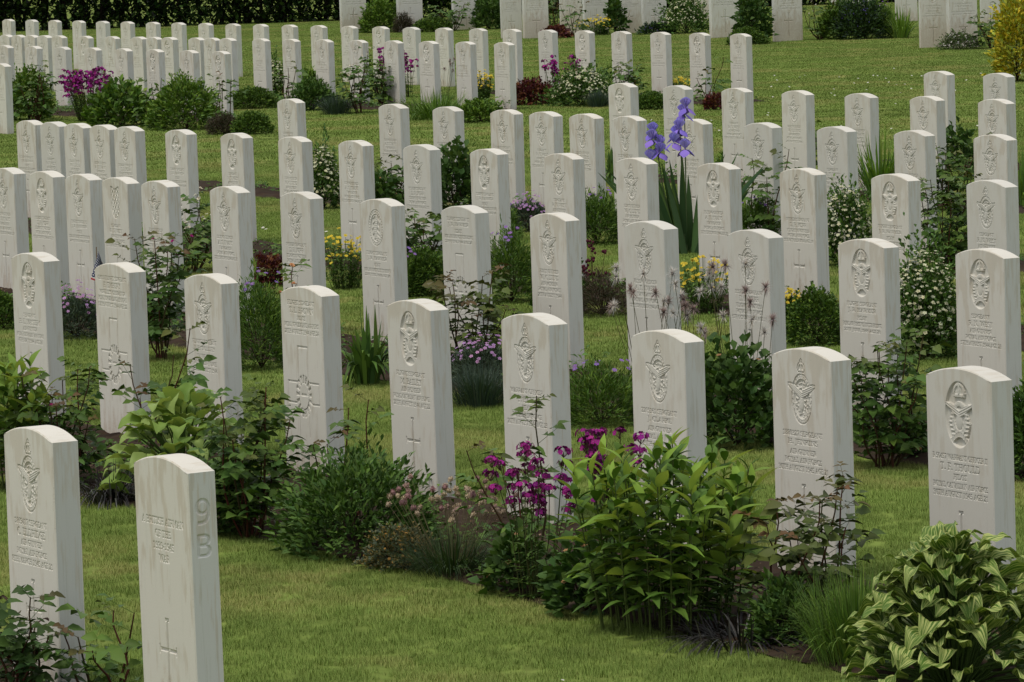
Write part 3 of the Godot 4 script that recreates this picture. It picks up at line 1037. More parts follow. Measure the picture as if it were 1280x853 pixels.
func carved(kind: String, hw: float, y0: float, y1: float, res: float) -> ArrayMesh:
	var nx := int(2.0 * hw / res) + 1; var ny := int((y1 - y0) / res) + 1
	return panel(badge_depth(kind, nx, ny, hw, y1 - y0), nx, ny, hw, y0, y1)

func lettering(lines: Array, hw: float, y0: float, y1: float, res: float) -> ArrayMesh:
	var nx := int(2.0 * hw / res) + 1; var ny := int((y1 - y0) / res) + 1
	var rows := []
	var y := (y1 - y0) - 0.008
	for k in lines.size():
		var cap := (0.0255 if k == 1 else 0.0195) if lines.size() > 4 else 0.0225
		y -= cap
		rows.append([lines[k], y, cap])
		y -= 0.0122 if lines.size() > 4 else 0.0165
	return panel(letter_depth(rows, nx, ny, hw, y1 - y0, 0.0042), nx, ny, hw, y0, y1)

const HOLES := {
	"badge": [[0.092, 0.588, 0.842], [0.165, 0.400, 0.572], [0.066, 0.065, 0.375]],
	"cross": [[0.165, 0.652, 0.818], [0.150, 0.185, 0.625]],
	"plain": [[0.165, 0.530, 0.690], [0.066, 0.065, 0.375]],
}

const WORDS := {
	"0": [["1869417 SERGEANT", "C. ELDRIDGE", "AIR GUNNER", "ROYAL AIR FORCE", "8TH MARCH 1945 AGE 21"], ["A BRITISH AIRMAN", "OF THE", "1939-1945", "WAR"]],
	"A": [["SERGEANT", "H. E. MASTERS", "AIR GUNNER", "ROYAL CANADIAN AIR FORCE", "4TH MAY 1944 AGE 20"],
		["426118 FLIGHT SERGEANT", "F. EMBERY", "WIRELESS OPERATOR", "ROYAL NEW ZEALAND AIR FORCE", "12TH AUGUST 1944 AGE 22"],
		["FLIGHT SERGEANT", "J. E. TOLLEY", "NAVIGATOR", "ROYAL AIR FORCE", "25TH AUGUST 1944"],
		["FLIGHT SERGEANT", "T. L. BROWN", "PILOT", "ROYAL NEW ZEALAND AIR FORCE", "28TH AUGUST 1944 AGE 24"],
		["FLIGHT SERGEANT", "M. BAILEY", "AIR BOMBER", "ROYAL CANADIAN AIR FORCE", "28TH AUGUST 1944 AGE 22"],
		["WARRANT OFFICER", "F. HALL", "PILOT", "ROYAL AIR FORCE", "20TH AUGUST 1944 AGE 23"],
		["2209161 SERGEANT", "J. CLARKE", "AIR GUNNER", "ROYAL AIR FORCE", "29TH AUGUST 1944"],
		["1880327 SERGEANT", "H. JENKINS", "AIR GUNNER", "ROYAL AIR FORCE", "30TH AUGUST 1945 AGE 21"],
		["R 50457 WARRANT OFFICER II", "T. F. THOULD", "PILOT", "ROYAL CANADIAN AIR FORCE", "30TH AUGUST 1945 AGE 21"]],
	"common": [["SERGEANT", "R. N. WEST", "AIR GUNNER", "ROYAL AIR FORCE", "17TH AUGUST 1944 AGE 23"],
		["FLYING OFFICER", "A. T. EVANS", "NAVIGATOR", "ROYAL AIR FORCE", "12TH SEPTEMBER 1944 AGE 29"],
		["FLIGHT SERGEANT", "J. R. HARMER", "PILOT", "ROYAL AIR FORCE VOLUNTEER RESERVE", "21ST JUNE 1944 AGE 20"],
		["PILOT OFFICER", "W. C. LUND", "AIR BOMBER", "ROYAL AIR FORCE", "26TH AUGUST 1944"],
		["1593028 SERGEANT", "D. P. KERR", "FLIGHT ENGINEER", "ROYAL AIR FORCE", "5TH OCTOBER 1944 AGE 19"]],
}
const ROW_NAMES := {"0": "the short front row", "A": "the first long row", "B": "the second long row", "C": "the third long row", "D": "the fourth long row", "E": "the fifth row", "F": "the sixth row", "G": "the rearmost far row", "H": "the middle far row", "I": "the nearest far row", "J": "far left edge"}
const ORDINALS := ["first", "second", "third", "fourth", "fifth", "sixth", "seventh", "eighth", "ninth", "tenth", "eleventh", "twelfth", "thirteenth", "fourteenth", "fifteenth", "sixteenth", "seventeenth", "eighteenth", "nineteenth", "twentieth", "twenty-first", "twenty-second", "twenty-third", "twenty-fourth", "twenty-fifth"]
const LOOKS := {"winged": "pale headstone with winged crown badge", "oval": "pale headstone with badge in oval recess", "cross": "pale headstone with broad outlined cross", "shield": "pale headstone with shield shaped badge", "ring": "pale headstone with round ringed badge", "plain": "pale headstone with number and letter carved on its side"}

func build_stones() -> void:
	serif = SystemFont.new()
	serif.font_names = PackedStringArray(["Droid Serif"])
	sans = SystemFont.new()
	sans.font_names = PackedStringArray(["Droid Sans"])
	var sm := []
	for k in 10: sm.append(stone_material(40 + k))
	var far_stone := [stone_material(61, 0.34), stone_material(62, 0.26), stone_material(63, 0.40)]
	var slabs := {"badge": slab_mesh(HOLES.badge), "cross": slab_mesh(HOLES.cross)}
	var badges := {}
	for res in [0.002, 0.003]:
		for kind in ["winged", "oval", "shield", "ring"]:
			var h: Array = HOLES.badge[0]
			badges["%s%.3f" % [kind, res]] = carved(kind, h[0], h[1], h[2], res)
		var hc: Array = HOLES.cross[1]
		badges["cross%.3f" % res] = carved("fern", hc[0], hc[1], hc[2], res)
		var hl: Array = HOLES.badge[2]
		badges["line%.3f" % res] = carved("line", hl[0], hl[1], hl[2], res)
	var common := []
	var h2: Array = HOLES.badge[1]
	for w in WORDS.common: common.append(lettering(w, h2[0], h2[1], h2[2], 0.0022))
	var hx: Array = HOLES.cross[0]
	var common_top := lettering(WORDS.common[2], hx[0], hx[1], hx[2], 0.0022)
	var seen := {}
	var r := rngs(3)
	for s in STONES:
		var row: String = s[0]; var kind: String = s[1]
		var idx: int = seen.get(row, 0)
		seen[row] = idx + 1
		var label: String = LOOKS[kind]
		if row == "J": label += ", cut by the left edge of the picture"
		elif kind != "plain": label += ", %s from left in %s" % [ORDINALS[idx], ROW_NAMES[row]]
		var t := thing("headstone", label, "headstone", Vector3(s[2], 0, s[3]), STONE_TURN + r.randf_range(-0.012, 0.012), "headstones in rows")
		t.rotation.z = r.randf_range(-0.005, 0.005); t.rotation.x = r.randf_range(-0.006, 0.006)
		var mat: Material = sm[r.randi() % sm.size()]
		var near := row in ["0", "A", "B"]
		var res := 0.002 if near else 0.003
		if kind == "plain":
			var nx := 41; var ny := 98
			var sh := [0.555, 0.785]
			part("slab", slab_mesh(HOLES.plain, sh), mat, t)
			var h: Array = HOLES.plain[0]
			part("inscription", lettering(WORDS["0"][1], h[0], h[1], h[2], 0.002), mat, t)
			part("row_number", panel(letter_depth([["9", 0.122, 0.080], ["B", 0.020, 0.070]], nx, ny, STONE_T * 0.5 - 0.004, sh[1] - sh[0], 0.0042), nx, ny, STONE_T * 0.5 - 0.004, sh[0], sh[1], true), mat, t)
			part("cross", badges["line0.002"], mat, t)
			continue
		if kind == "cross":
			part("slab", slabs.cross, mat, t)
			part("cross", badges["cross%.3f" % res], mat, t)
			part("inscription", lettering(WORDS.A[idx], hx[0], hx[1], hx[2], 0.002) if row == "A" else common_top, mat, t)
			continue
		part("slab", slabs.badge, mat, t)
		part("emblem", badges["%s%.3f" % [kind, res]], mat, t)
		if WORDS.has(row): part("inscription", lettering(WORDS[row][idx], h2[0], h2[1], h2[2], 0.0017), mat, t)
		else: part("inscription", common[(idx * 3 + row.unicode_at(0)) % common.size()], mat, t)
		part("cross", badges["line%.3f" % res], mat, t)
	# the broad stones of another plot beyond the lawn, turned more to the viewer
	var places := ["leftmost single", "second single", "third single", "left of first pair", "right of first pair", "left of second pair", "right of second pair", "left of third pair", "right of third pair", "single before white roses", "single right of dark bush", "left of rightmost pair", "right of rightmost pair"]
	for k in BROAD.size():
		var s: Array = BROAD[k]
		var sc: float = s[2] / 0.375
		var back := k >= places.size()
		var label := "partly hidden pale stone behind the far bushes, %s from left" % ORDINALS[k - places.size()] if back else "broad tan based far stone facing the viewer, %s" % places[k]
		var t := thing("headstone", label, "headstone", Vector3(s[0], 0, s[1]), 0.30 if not back and not ("left of" in places[k]) else 0.12, "broad headstones beyond the lawn")
		t.scale = Vector3(sc, maxf(sc, 1.3), sc)
		var mat: Material = far_stone[r.randi() % 3]
		part("slab", slabs.badge, mat, t)
		part("emblem", badges["winged0.003"], mat, t)
		part("inscription", common[k % common.size()], mat, t)
		part("cross", badges["line0.003"], mat, t)

# ------------------------------------------------------------------ plants
const GREEN := Color(0.078, 0.142, 0.028)
const DARK := Color(0.044, 0.084, 0.022)
const BRIGHT := Color(0.145, 0.235, 0.032)
const BRONZE := Color(0.105, 0.050, 0.026)

func sphere_dir(r: RandomNumberGenerator, lift := 0.0) -> Vector3:
	var d := Vector3(r.randfn(), r.randfn(), r.randfn()).normalized()
	d.y = absf(d.y) + lift
	return d.normalized()

func fine(z: float) -> float:      # how finely a plant this far away needs to be cut
	return clampf(20.0 / -z, 0.22, 1.0)

# stems with compound leaves; young tips may be bronze
func rose(t: Node3D, h: float, w: float, q: float, r: RandomNumberGenerator, stems: int, leafc: Color, tip: Color, flower: Color, blooms: int, fr: float) -> void:
	var st := MB.new(); var lf := MB.new(); var fl := MB.new()
	var big := 0.056 / pow(q, 0.4)
	for k in stems:
		var an := TAU * k / stems + r.randf_range(-0.6, 0.6)
		var out := Vector3(cos(an), 0, sin(an))
		var hh := h * r.randf_range(0.55, 1.0) if k > 0 else h
		var reach := w * 0.5 * r.randf_range(0.3, 1.0)
		var pts := []
		var b0 := out * r.randf_range(0.01, 0.05)
		var bend := Vector3(r.randf_range(-1, 1), 0, r.randf_range(-1, 1)) * 0.05
		for s in 7:
			var f := s / 6.0
			pts.append(b0 + out * reach * pow(f, 0.8) + Vector3.UP * hh * f + bend * sin(f * 5.0))
		st.tube(pts, 0.0055 / pow(q, 0.4), 0.0022 / pow(q, 0.4), Color(0.055, 0.045, 0.022).lerp(Color(0.09, 0.03, 0.02), r.randf()), 4)
		var nodes := int(maxf(5.0, hh / (0.060 / pow(q, 0.5))))
		for s in nodes:
			var f := lerpf(0.16, 0.99, float(s) / maxf(1, nodes - 1))
			var fi := f * 6.0
			var i0 := mini(int(fi), 5)
			var p: Vector3 = (pts[i0] as Vector3).lerp(pts[i0 + 1], fi - i0)
			for both in (1 if r.randf() < 0.7 and stems < 8 else 2):
				var la := r.randf() * TAU
				var rd := Vector3(cos(la), r.randf_range(0.05, 0.75), sin(la)).normalized()
				var ll := big * r.randf_range(0.75, 1.3) * (0.65 if f > 0.93 else 1.0)
				var rl := ll * r.randf_range(1.5, 2.4)
				var col := vary(leafc, r, 0.3)
				var young := clampf((f - 0.80) * 5.0, 0.0, 1.0) * r.randf()
				col = col.lerp(vary(tip, r, 0.25), young)
				if q > 0.5: st.tube([p, p + rd * rl + Vector3.DOWN * rl * 0.1], 0.0013, 0.0008, col, 3)
				var sd := rd.cross(Vector3.UP).normalized()
				var e := p + rd * rl
				var face := Vector3(r.randf_range(-0.9, 0.9), 1.0, r.randf_range(-0.5, 1.1)).normalized()
				lf.leaf(e, (rd + Vector3.DOWN * 0.25).normalized(), face, ll, ll * 0.68, 0.3, r.randf_range(0.1, 0.5), col, 3, 0.7)
				for sg in [-1.0, 1.0]:
					lf.leaf(p + rd * rl * 0.85, (rd * 0.35 + sd * sg + Vector3(0, r.randf_range(-0.3, 0.15), 0)).normalized(), face, ll * 0.9, ll * 0.62, 0.25, r.randf_range(0.1, 0.5), vary(col, r, 0.12), 3, 0.7)
					if q > 0.4: lf.leaf(p + rd * rl * 0.45, (rd * 0.25 + sd * sg + Vector3(0, r.randf_range(-0.3, 0.2), 0)).normalized(), face, ll * 0.72, ll * 0.50, 0.25, r.randf_range(0.1, 0.5), vary(col, r, 0.12), 2, 0.7)
		if k < blooms or blooms > 8:
			for bb in (1 if blooms <= 8 else maxi(1, blooms / 6)):
				var tp: Vector3 = pts[6] + Vector3(r.randf_range(-1, 1), r.randf_range(-0.4, 0.6), r.randf_range(-1, 1)) * (0.015 if blooms <= 8 else w * 0.22)
				var one := MB.new()
				for ring in 2:
					one.bloom(tp + Vector3.UP * 0.004 * ring, Vector3(r.randf_range(-0.5, 0.5), 0.9, r.randf_range(0, 0.8)).normalized(), fr * (1.0 - ring * 0.3), 6, vary(flower, r, 0.15), Color(0, 0, 0, 0), 0.35 + ring * 0.7)
				if q > 0.5: part("flower", one.mesh(), mats.flower, t)
				else:
					var off := fl.v.size()
					fl.v.append_array(one.v); fl.n.append_array(one.n); fl.c.append_array(one.c); fl.uv.append_array(one.uv)
					for x in one.ix: fl.ix.push_back(x + off)
	part("stem", st.mesh(), mats.stem, t)
	part("foliage", lf.mesh(), mats.glossy, t)
	if fl.v.size() > 0: part("flowers", fl.mesh(), mats.flower, t)

# dense leafy dome
func mound(t: Node3D, h: float, w: float, q: float, r: RandomNumberGenerator, ll: float, ratio: float, cols: Array, cover: float, rough: float, flower: Color, blooms: int, fr: float) -> void:
	var lf := MB.new(); var st := MB.new(); var fl := MB.new()
	var l := ll / pow(q, 0.55)
	var area := PI * w * (w * 0.5 + h) * 0.9
	var count := int(clampf(area * cover / (l * l * ratio * 0.5), 90, 5200))
	var nz := noise(r.randi() % 9999, 1.0 / maxf(0.10, w * 0.26), 2)
	for k in 14:
		var d := sphere_dir(r, 0.35)
		st.tube([Vector3.ZERO, Vector3(d.x * w * 0.25, d.y * h * 0.5, d.z * w * 0.25), Vector3(d.x * w * 0.44, d.y * h * 0.86, d.z * w * 0.44)], 0.004 / pow(q, 0.4), 0.0018, Color(0.05, 0.035, 0.02), 3)
	for k in count:
		var d := sphere_dir(r, -0.05 if r.randf() < 0.25 else 0.1)
		if d.y < 0.0: d.y = 0.02
		var lump := 1.0 + rough * nz.get_noise_3d(d.x * w, d.y * w + 3.0, d.z * w) * 2.0
		var rad := lump * (1.0 - 0.32 * r.randf() * r.randf())
		var p := Vector3(d.x * w * 0.5, d.y * h * 0.93, d.z * w * 0.5) * rad
		p.y = maxf(p.y, 0.006)
		var dir := (d + Vector3(r.randf_range(-0.8, 0.8), r.randf_range(0.0, 0.9), r.randf_range(-0.8, 0.8))).normalized()
		var c: Color = cols[r.randi() % cols.size()]
		lf.leaf(p, dir, (Vector3.UP + d).normalized(), l * r.randf_range(0.7, 1.25), l * ratio * r.randf_range(0.8, 1.2), 0.25, 0.35, vary(c, r, 0.28), 2, 0.8)
	for k in blooms:
		var d := sphere_dir(r, 0.25)
		var p := Vector3(d.x * w * 0.5, d.y * h, d.z * w * 0.5) * r.randf_range(0.96, 1.1)
		fl.bloom(p, (d + Vector3(0, 0.6, 0.2)).normalized(), fr * r.randf_range(0.75, 1.2), 5, vary(flower, r, 0.15), Color(flower.r * 0.7, flower.g * 0.6, flower.b * 0.3))
		if q > 0.35: st.tube([p * 0.85, p], 0.001, 0.0008, cols[0], 3)
	part("stem", st.mesh(), mats.stem, t)
	part("foliage", lf.mesh(), mats.leaf, t)
	if blooms > 0: part("flowers", fl.mesh(), mats.flower, t)

# fountain of narrow blades
func clump(t: Node3D, h: float, w: float, q: float, r: RandomNumberGenerator, count: int, bw: float, droop: float, cols: Array, mat: String, base_r := 0.35, each := false) -> void:
	var mb := MB.new()
	for k in count:
		var an := r.randf() * TAU
		var out := pow(r.randf(), 0.6)
		var p := Vector3(cos(an), 0, sin(an)) * w * 0.5 * base_r * r.randf()
		var dir := Vector3(cos(an) * out * w * 0.5, h * r.randf_range(0.65, 1.0) * (1.0 - out * 0.35) + h * droop * out * 0.5, sin(an) * out * w * 0.5)
		var l := dir.length()
		var c: Color = cols[r.randi() % cols.size()]
		if each:
			var one := MB.new()
			one.strap(p, dir / l, l, bw * r.randf_range(0.75, 1.25), droop * out * r.randf_range(0.6, 1.3), vary(c, r, 0.25), 6)
			part("leaf", one.mesh(), mats[mat], t)
		else:
			mb.strap(p, dir / l, l, bw * r.randf_range(0.7, 1.3), droop * out * r.randf_range(0.6, 1.4), vary(c, r, 0.28), 5)
	if not each: part("foliage", mb.mesh(), mats[mat], t)

# heads of small five-petalled flowers on bare stems over a low leafy base
func campion(t: Node3D, h: float, w: float, q: float, r: RandomNumberGenerator, stems: int) -> void:
	var st := MB.new(); var lf := MB.new()
	var mag := Color(0.27, 0.024, 0.195)
	var head := minf(0.034 / pow(q, 0.35), w * 0.2)
	for k in stems:
		var an := r.randf() * TAU
		var out := sqrt(r.randf())
		var top := Vector3(cos(an) * out * w * 0.46, h * r.randf_range(0.66, 1.0), sin(an) * out * w * 0.46)
		var b0 := Vector3(top.x * 0.35, 0, top.z * 0.35)
		var mid := b0.lerp(top, 0.5) + Vector3(r.randf_range(-0.02, 0.02), 0.02, r.randf_range(-0.02, 0.02))
		st.tube([b0, mid, top], 0.0028 / pow(q, 0.4), 0.0016 / pow(q, 0.4), vary(Color(0.07, 0.085, 0.028), r, 0.2), 3)
		for j in 5:
			var p := b0.lerp(mid, j * 0.24)
			var a2 := r.randf() * TAU
			for sg in [0.0, PI]:
				lf.leaf(p, Vector3(cos(a2 + sg), 0.7, sin(a2 + sg)).normalized(), Vector3.UP, r.randf_range(0.05, 0.10), 0.012 / pow(q, 0.5), 0.4, 0.3, vary(GREEN * 1.1, r, 0.25), 3)
		var tiers := r.randi_range(1, 3)
		for tier in tiers:
			var c0 := top - Vector3(r.randf_range(-1, 1) * tier * 0.012, tier * head * 1.5, r.randf_range(-1, 1) * tier * 0.012)
			var n := int(lerpf(5.0, 12.0, q))
			var fl := MB.new()
			for j in n:
				var d := sphere_dir(r, 0.05)
				var p := c0 + d * head * Vector3(1.0, 0.75, 1.0) * r.randf_range(0.5, 1.0)
				fl.bloom(p, d, 0.0125 / pow(q, 0.5), 5, vary(mag if r.randf() > 0.22 else Color(0.085, 0.018, 0.05), r, 0.35), Color(0.30, 0.10, 0.25), 0.2)
				if q > 0.6: st.tube([c0 - Vector3(0, head * 0.6, 0), p], 0.001, 0.0008, Color(0.10, 0.04, 0.05), 3)
			part("flower_head", fl.mesh(), mats.flower, t)
	part("stem", st.mesh(), mats.stem, t)
	part("foliage", lf.mesh(), mats.leaf, t)

var leaf_shapes := {}

# upright stems with opposite pairs of broad pointed leaves, each leaf its own piece
func perennial(t: Node3D, h: float, w: float, r: RandomNumberGenerator, stems: int, cols: Array, limit: int) -> void:
	if not leaf_shapes.has("lance"):
		var shapes := []
		for k in 5:
			var mb := MB.new()
			mb.leaf(Vector3.ZERO, Vector3(0, 0.15, 1).normalized(), Vector3.UP, 0.125 + 0.010 * k, 0.042 + 0.004 * (k % 3), 0.15 + 0.13 * k, 0.28 + 0.08 * (k % 3), Color.WHITE, 6, 0.72)
			shapes.append(mb.mesh())
		leaf_shapes.lance = shapes
	var tones := []
	for c in cols:
		for f in [0.85, 1.15]:
			var m := leaf_material(0.55, 0.25, Color(0.5, 0.55, 0.2))
			m.vertex_color_use_as_albedo = false
			m.albedo_color = (c * f).linear_to_srgb()
			tones.append(m)
	var st := MB.new()
	var more := MB.new()
	var made := 0
	for k in stems:
		var an := k * 2.39996 + r.randf_range(-0.2, 0.2)
		var out := sqrt((k + 0.5) / stems)
		var b0 := Vector3(cos(an), 0, sin(an)) * out * w * 0.38
		var hh := h * r.randf_range(0.70, 1.0) * (1.0 - 0.22 * out * out)
		var top := b0 * 1.35 + Vector3(r.randf_range(-0.02, 0.02), hh, r.randf_range(-0.02, 0.02))
		st.tube([b0, b0.lerp(top, 0.5) + Vector3(0, 0.02, 0), top], 0.0040, 0.0022, Color(0.075, 0.105, 0.030), 4)
		var pairs := int(hh / 0.055)
		var a2 := r.randf() * TAU
		for s in pairs:
			var f := lerpf(0.22, 1.0, float(s) / maxf(1.0, pairs - 1))
			var p := b0.lerp(top, f)
			a2 += PI * 0.5 + r.randf_range(-0.3, 0.3)
			for sg in [0.0, PI]:
				var tilt := lerpf(0.1, 0.95, f * f) + r.randf_range(-0.2, 0.2)
				var size := (0.72 if f > 0.94 else 1.0) * r.randf_range(0.75, 1.1)
				var ba := Basis(Vector3.UP, a2 + sg) * Basis(Vector3.RIGHT, -tilt) * Basis(Vector3.BACK, r.randf_range(-0.8, 0.8))
				if made < limit and f > 0.3 and r.randf() < float(limit) / (stems * pairs * 1.5):
					made += 1
					var o := part("leaf", leaf_shapes.lance[r.randi() % 5], tones[mini(tones.size() - 1, int((f * 0.75 + r.randf() * 0.3) * tones.size()))], t)
					o.transform = Transform3D(ba.scaled(Vector3.ONE * size), p)
				else:
					more.leaf(p, ba * Vector3(0, 0.15, 1), Vector3.UP, 0.13 * size, 0.044 * size, 0.4, 0.3, vary(cols[0], r, 0.2), 4, 0.72)
	part("stem", st.mesh(), mats.stem, t)
	if more.v.size() > 0: part("foliage", more.mesh(), mats.leaf, t)

func striped_leaf_material(s: int, cream: float) -> StandardMaterial3D:
	var img := Image.create(64, 128, false, Image.FORMAT_RGB8)
	var n1 := noise(s, 0.16, 2)
	for y in 128:
		for x in 64:
			var u := absf(x / 63.0 - 0.5) * 2.0
			var band := n1.get_noise_2d(x * 1.5, y * 0.06 + u * 12.0)
			var k := clampf((band * 2.0 + (0.62 - u) * 0.7 * cream + (cream - 0.9) * 0.9 + (0.9 if u > 0.86 else 0.0)) * 1.5, 0.0, 1.0)
			var vein := 0.88 + 0.12 * cos(u * 42.0)
			var c := Color(0.085, 0.165, 0.026).lerp(Color(0.45, 0.50, 0.17), k) * vein
			img.set_pixel(x, y, c.linear_to_srgb())
	img.generate_mipmaps()
	var m := StandardMaterial3D.new()
	m.albedo_texture = ImageTexture.create_from_image(img)
	m.roughness = 0.5
	m.metallic_specular = 0.25
	m.cull_mode = BaseMaterial3D.CULL_DISABLED
	m.backlight_enabled = true
	m.backlight = Color(0.4, 0.45, 0.2)
	return m

func hosta_leaf(k: int, l: float, wd: float, wave: float) -> ArrayMesh:
	# heart shaped blade, arched, with a wavy margin and a drooping point
	var mb := MB.new()
	var rows := 10; var cols := 6
	for i in rows + 1:
		var t := float(i) / rows
		var hw := wd * 0.5 * pow(sin(PI * pow(clampf(t, 0.02, 0.99), 0.62)), 0.85)
		var arc := t * (0.9 + 0.25 * k)
		var c := Vector3(0, sin(arc) * l * 0.42 - t * t * l * (0.22 + 0.10 * k), l * t * (1.0 - 0.10 * t * k))
		for j in cols + 1:
			var s := float(j) / cols * 2.0 - 1.0
			var y := absf(s) * hw * 0.42 + wave * sin(t * 13.0 + k * 1.7 + (2.0 if s > 0 else 0.0)) * absf(s) * absf(s) * wd * 0.16 - s * s * hw * 0.25 * t
			mb.add(c + Vector3(s * hw, y, 0), Vector3.UP, Color.WHITE, Vector2(s * 0.5 + 0.5, t))
	for i in rows:
		for j in cols:
			var a := i * (cols + 1) + j
			mb.tri(a, a + cols + 1, a + 1); mb.tri(a + 1, a + cols + 1, a + cols + 2)
	for i in rows + 1:
		for j in cols + 1:
			var a := i * (cols + 1) + j
			var dz: Vector3 = mb.v[mini(i + 1, rows) * (cols + 1) + j] - mb.v[maxi(i - 1, 0) * (cols + 1) + j]
			var dx: Vector3 = mb.v[i * (cols + 1) + mini(j + 1, cols)] - mb.v[i * (cols + 1) + maxi(j - 1, 0)]
			var nn := dz.cross(dx).normalized()
			mb.n[a] = nn if nn.length() > 0.5 else Vector3.UP
	return mb.mesh()

func hosta(t: Node3D, h: float, w: float, r: RandomNumberGenerator, count: int, l: float, wd: float, tones: Array, wave: float) -> void:
	var key := "hosta%.3f" % l
	if not leaf_shapes.has(key):
		var a := []
		for k in 5: a.append(hosta_leaf(k, l, wd, wave))
		leaf_shapes[key] = a
	var st := MB.new()
	for k in count:
		var an := k * 2.39996 + r.randf_range(-0.3, 0.3)
		var f := (k + 0.5) / count
		var out := pow(f, 0.66)
		var p := Vector3(cos(an) * out * w * 0.42, h * (0.86 - 0.80 * pow(out, 2.2)) * r.randf_range(0.8, 1.08), sin(an) * out * w * 0.42)
		st.tube([Vector3(p.x * 0.15, 0, p.z * 0.15), Vector3(p.x * 0.5, p.y * 0.7, p.z * 0.5), p], 0.004, 0.003, Color(0.07, 0.11, 0.03), 4)
		var pitch := lerpf(-0.5, 0.15, out) + r.randf_range(-0.35, 0.35)
		var ba := Basis(Vector3.UP, PI * 0.5 - an + r.randf_range(-0.7, 0.7)) * Basis(Vector3.RIGHT, pitch) * Basis(Vector3.BACK, r.randf_range(-0.5, 0.5))
		var o := part("leaf", leaf_shapes[key][r.randi() % 5], tones[r.randi() % tones.size()], t)
		o.transform = Transform3D(ba.scaled(Vector3.ONE * r.randf_range(0.72, 1.12)), p)
	part("stem", st.mesh(), mats.stem, t)

func thrift(t: Node3D, h: float, w: float, r: RandomNumberGenerator) -> void:
	clump(t, h * 0.62, w * 0.85, 1.0, r, 620, 0.0035, 0.55, [Color(0.045, 0.080, 0.028), Color(0.060, 0.095, 0.035), Color(0.035, 0.060, 0.024)], "leaf", 0.7)
	var st := MB.new()
	var heads := []
	for k in 8:
		var hd := MB.new()
		var c: Color = [Color(0.44, 0.34, 0.25), Color(0.36, 0.24, 0.20), Color(0.48, 0.38, 0.26), Color(0.32, 0.18, 0.18)][k % 4]
		hd.ball(Vector3.ZERO, 0.0105, 0.85, c * 0.8, r, 0.1)
		for j in 46:
			var d := Vector3(r.randfn(), r.randfn(), r.randfn()).normalized()
			hd.chip(d * 0.0075, d, Vector3.UP, r.randf_range(0.006, 0.010), 0.0045, vary(c, r, 0.3))
		heads.append(hd.mesh())
	for k in 60:
		var an := r.randf() * TAU
		var out := sqrt(r.randf())
		var top := Vector3(cos(an) * out * w * 0.56, h * r.randf_range(0.62, 1.0), sin(an) * out * w * 0.56)
		st.tube([Vector3(top.x * 0.3, 0.03, top.z * 0.3), Vector3(top.x * 0.7, top.y * 0.6, top.z * 0.7), top], 0.0013, 0.0011, Color(0.13, 0.12, 0.06), 3)
		var o := part("seed_head", heads[r.randi() % 8], mats.flower, t)
		o.position = top
		o.rotation = Vector3(r.randf(), r.randf() * TAU, r.randf())
	part("stem", st.mesh(), mats.stem, t)

func pulsatilla(t: Node3D, h: float, w: float, q: float, r: RandomNumberGenerator) -> void:
	var st := MB.new(); var lf := MB.new()
	var n := int(lerpf(7.0, 13.0, q))
	for k in int(260 * q) + 40:
		var d := sphere_dir(r, 0.4)
		lf.leaf(Vector3(d.x, 0, d.z) * w * 0.3, (d + Vector3(0, 0.6, 0)).normalized(), Vector3.UP, r.randf_range(0.06, 0.14), 0.007 / pow(q, 0.5), 0.3, 0.2, vary(GREEN * 1.2, r, 0.3), 2)
	for k in n:
		var an := r.randf() * TAU
		var out := sqrt(r.randf())
		var top := Vector3(cos(an) * out * w * 0.55, h * r.randf_range(0.55, 1.0), sin(an) * out * w * 0.55)
		var b0 := top * Vector3(0.3, 0, 0.3)
		st.tube([b0, b0.lerp(top, 0.55) + Vector3(r.randf_range(-0.02, 0.02), 0, 0), top], 0.0018 / pow(q, 0.3), 0.0014 / pow(q, 0.3), Color(0.085, 0.085, 0.035), 3)
		var hd := MB.new()
		hd.ball(Vector3.ZERO, 0.007, 1.0, Color(0.09, 0.05, 0.05), r)
		var dark := r.randf() < 0.4
		for j in int(lerpf(36, 130, q)):
			var d := Vector3(r.randfn(), r.randfn() * 0.9 + 0.35, r.randfn()).normalized()
			var c := Color(0.34, 0.26, 0.24) if dark else Color(0.58, 0.55, 0.51)
			hd.strap(Vector3.ZERO, d, r.randf_range(0.028, 0.055), 0.0034 / pow(q, 0.6), 0.15, vary(c, r, 0.25), 2)
		var o := part("seed_head", hd.mesh(), mats.silk, t)
		o.position = top
	part("stem", st.mesh(), mats.stem, t)
	part("foliage", lf.mesh(), mats.leaf, t)

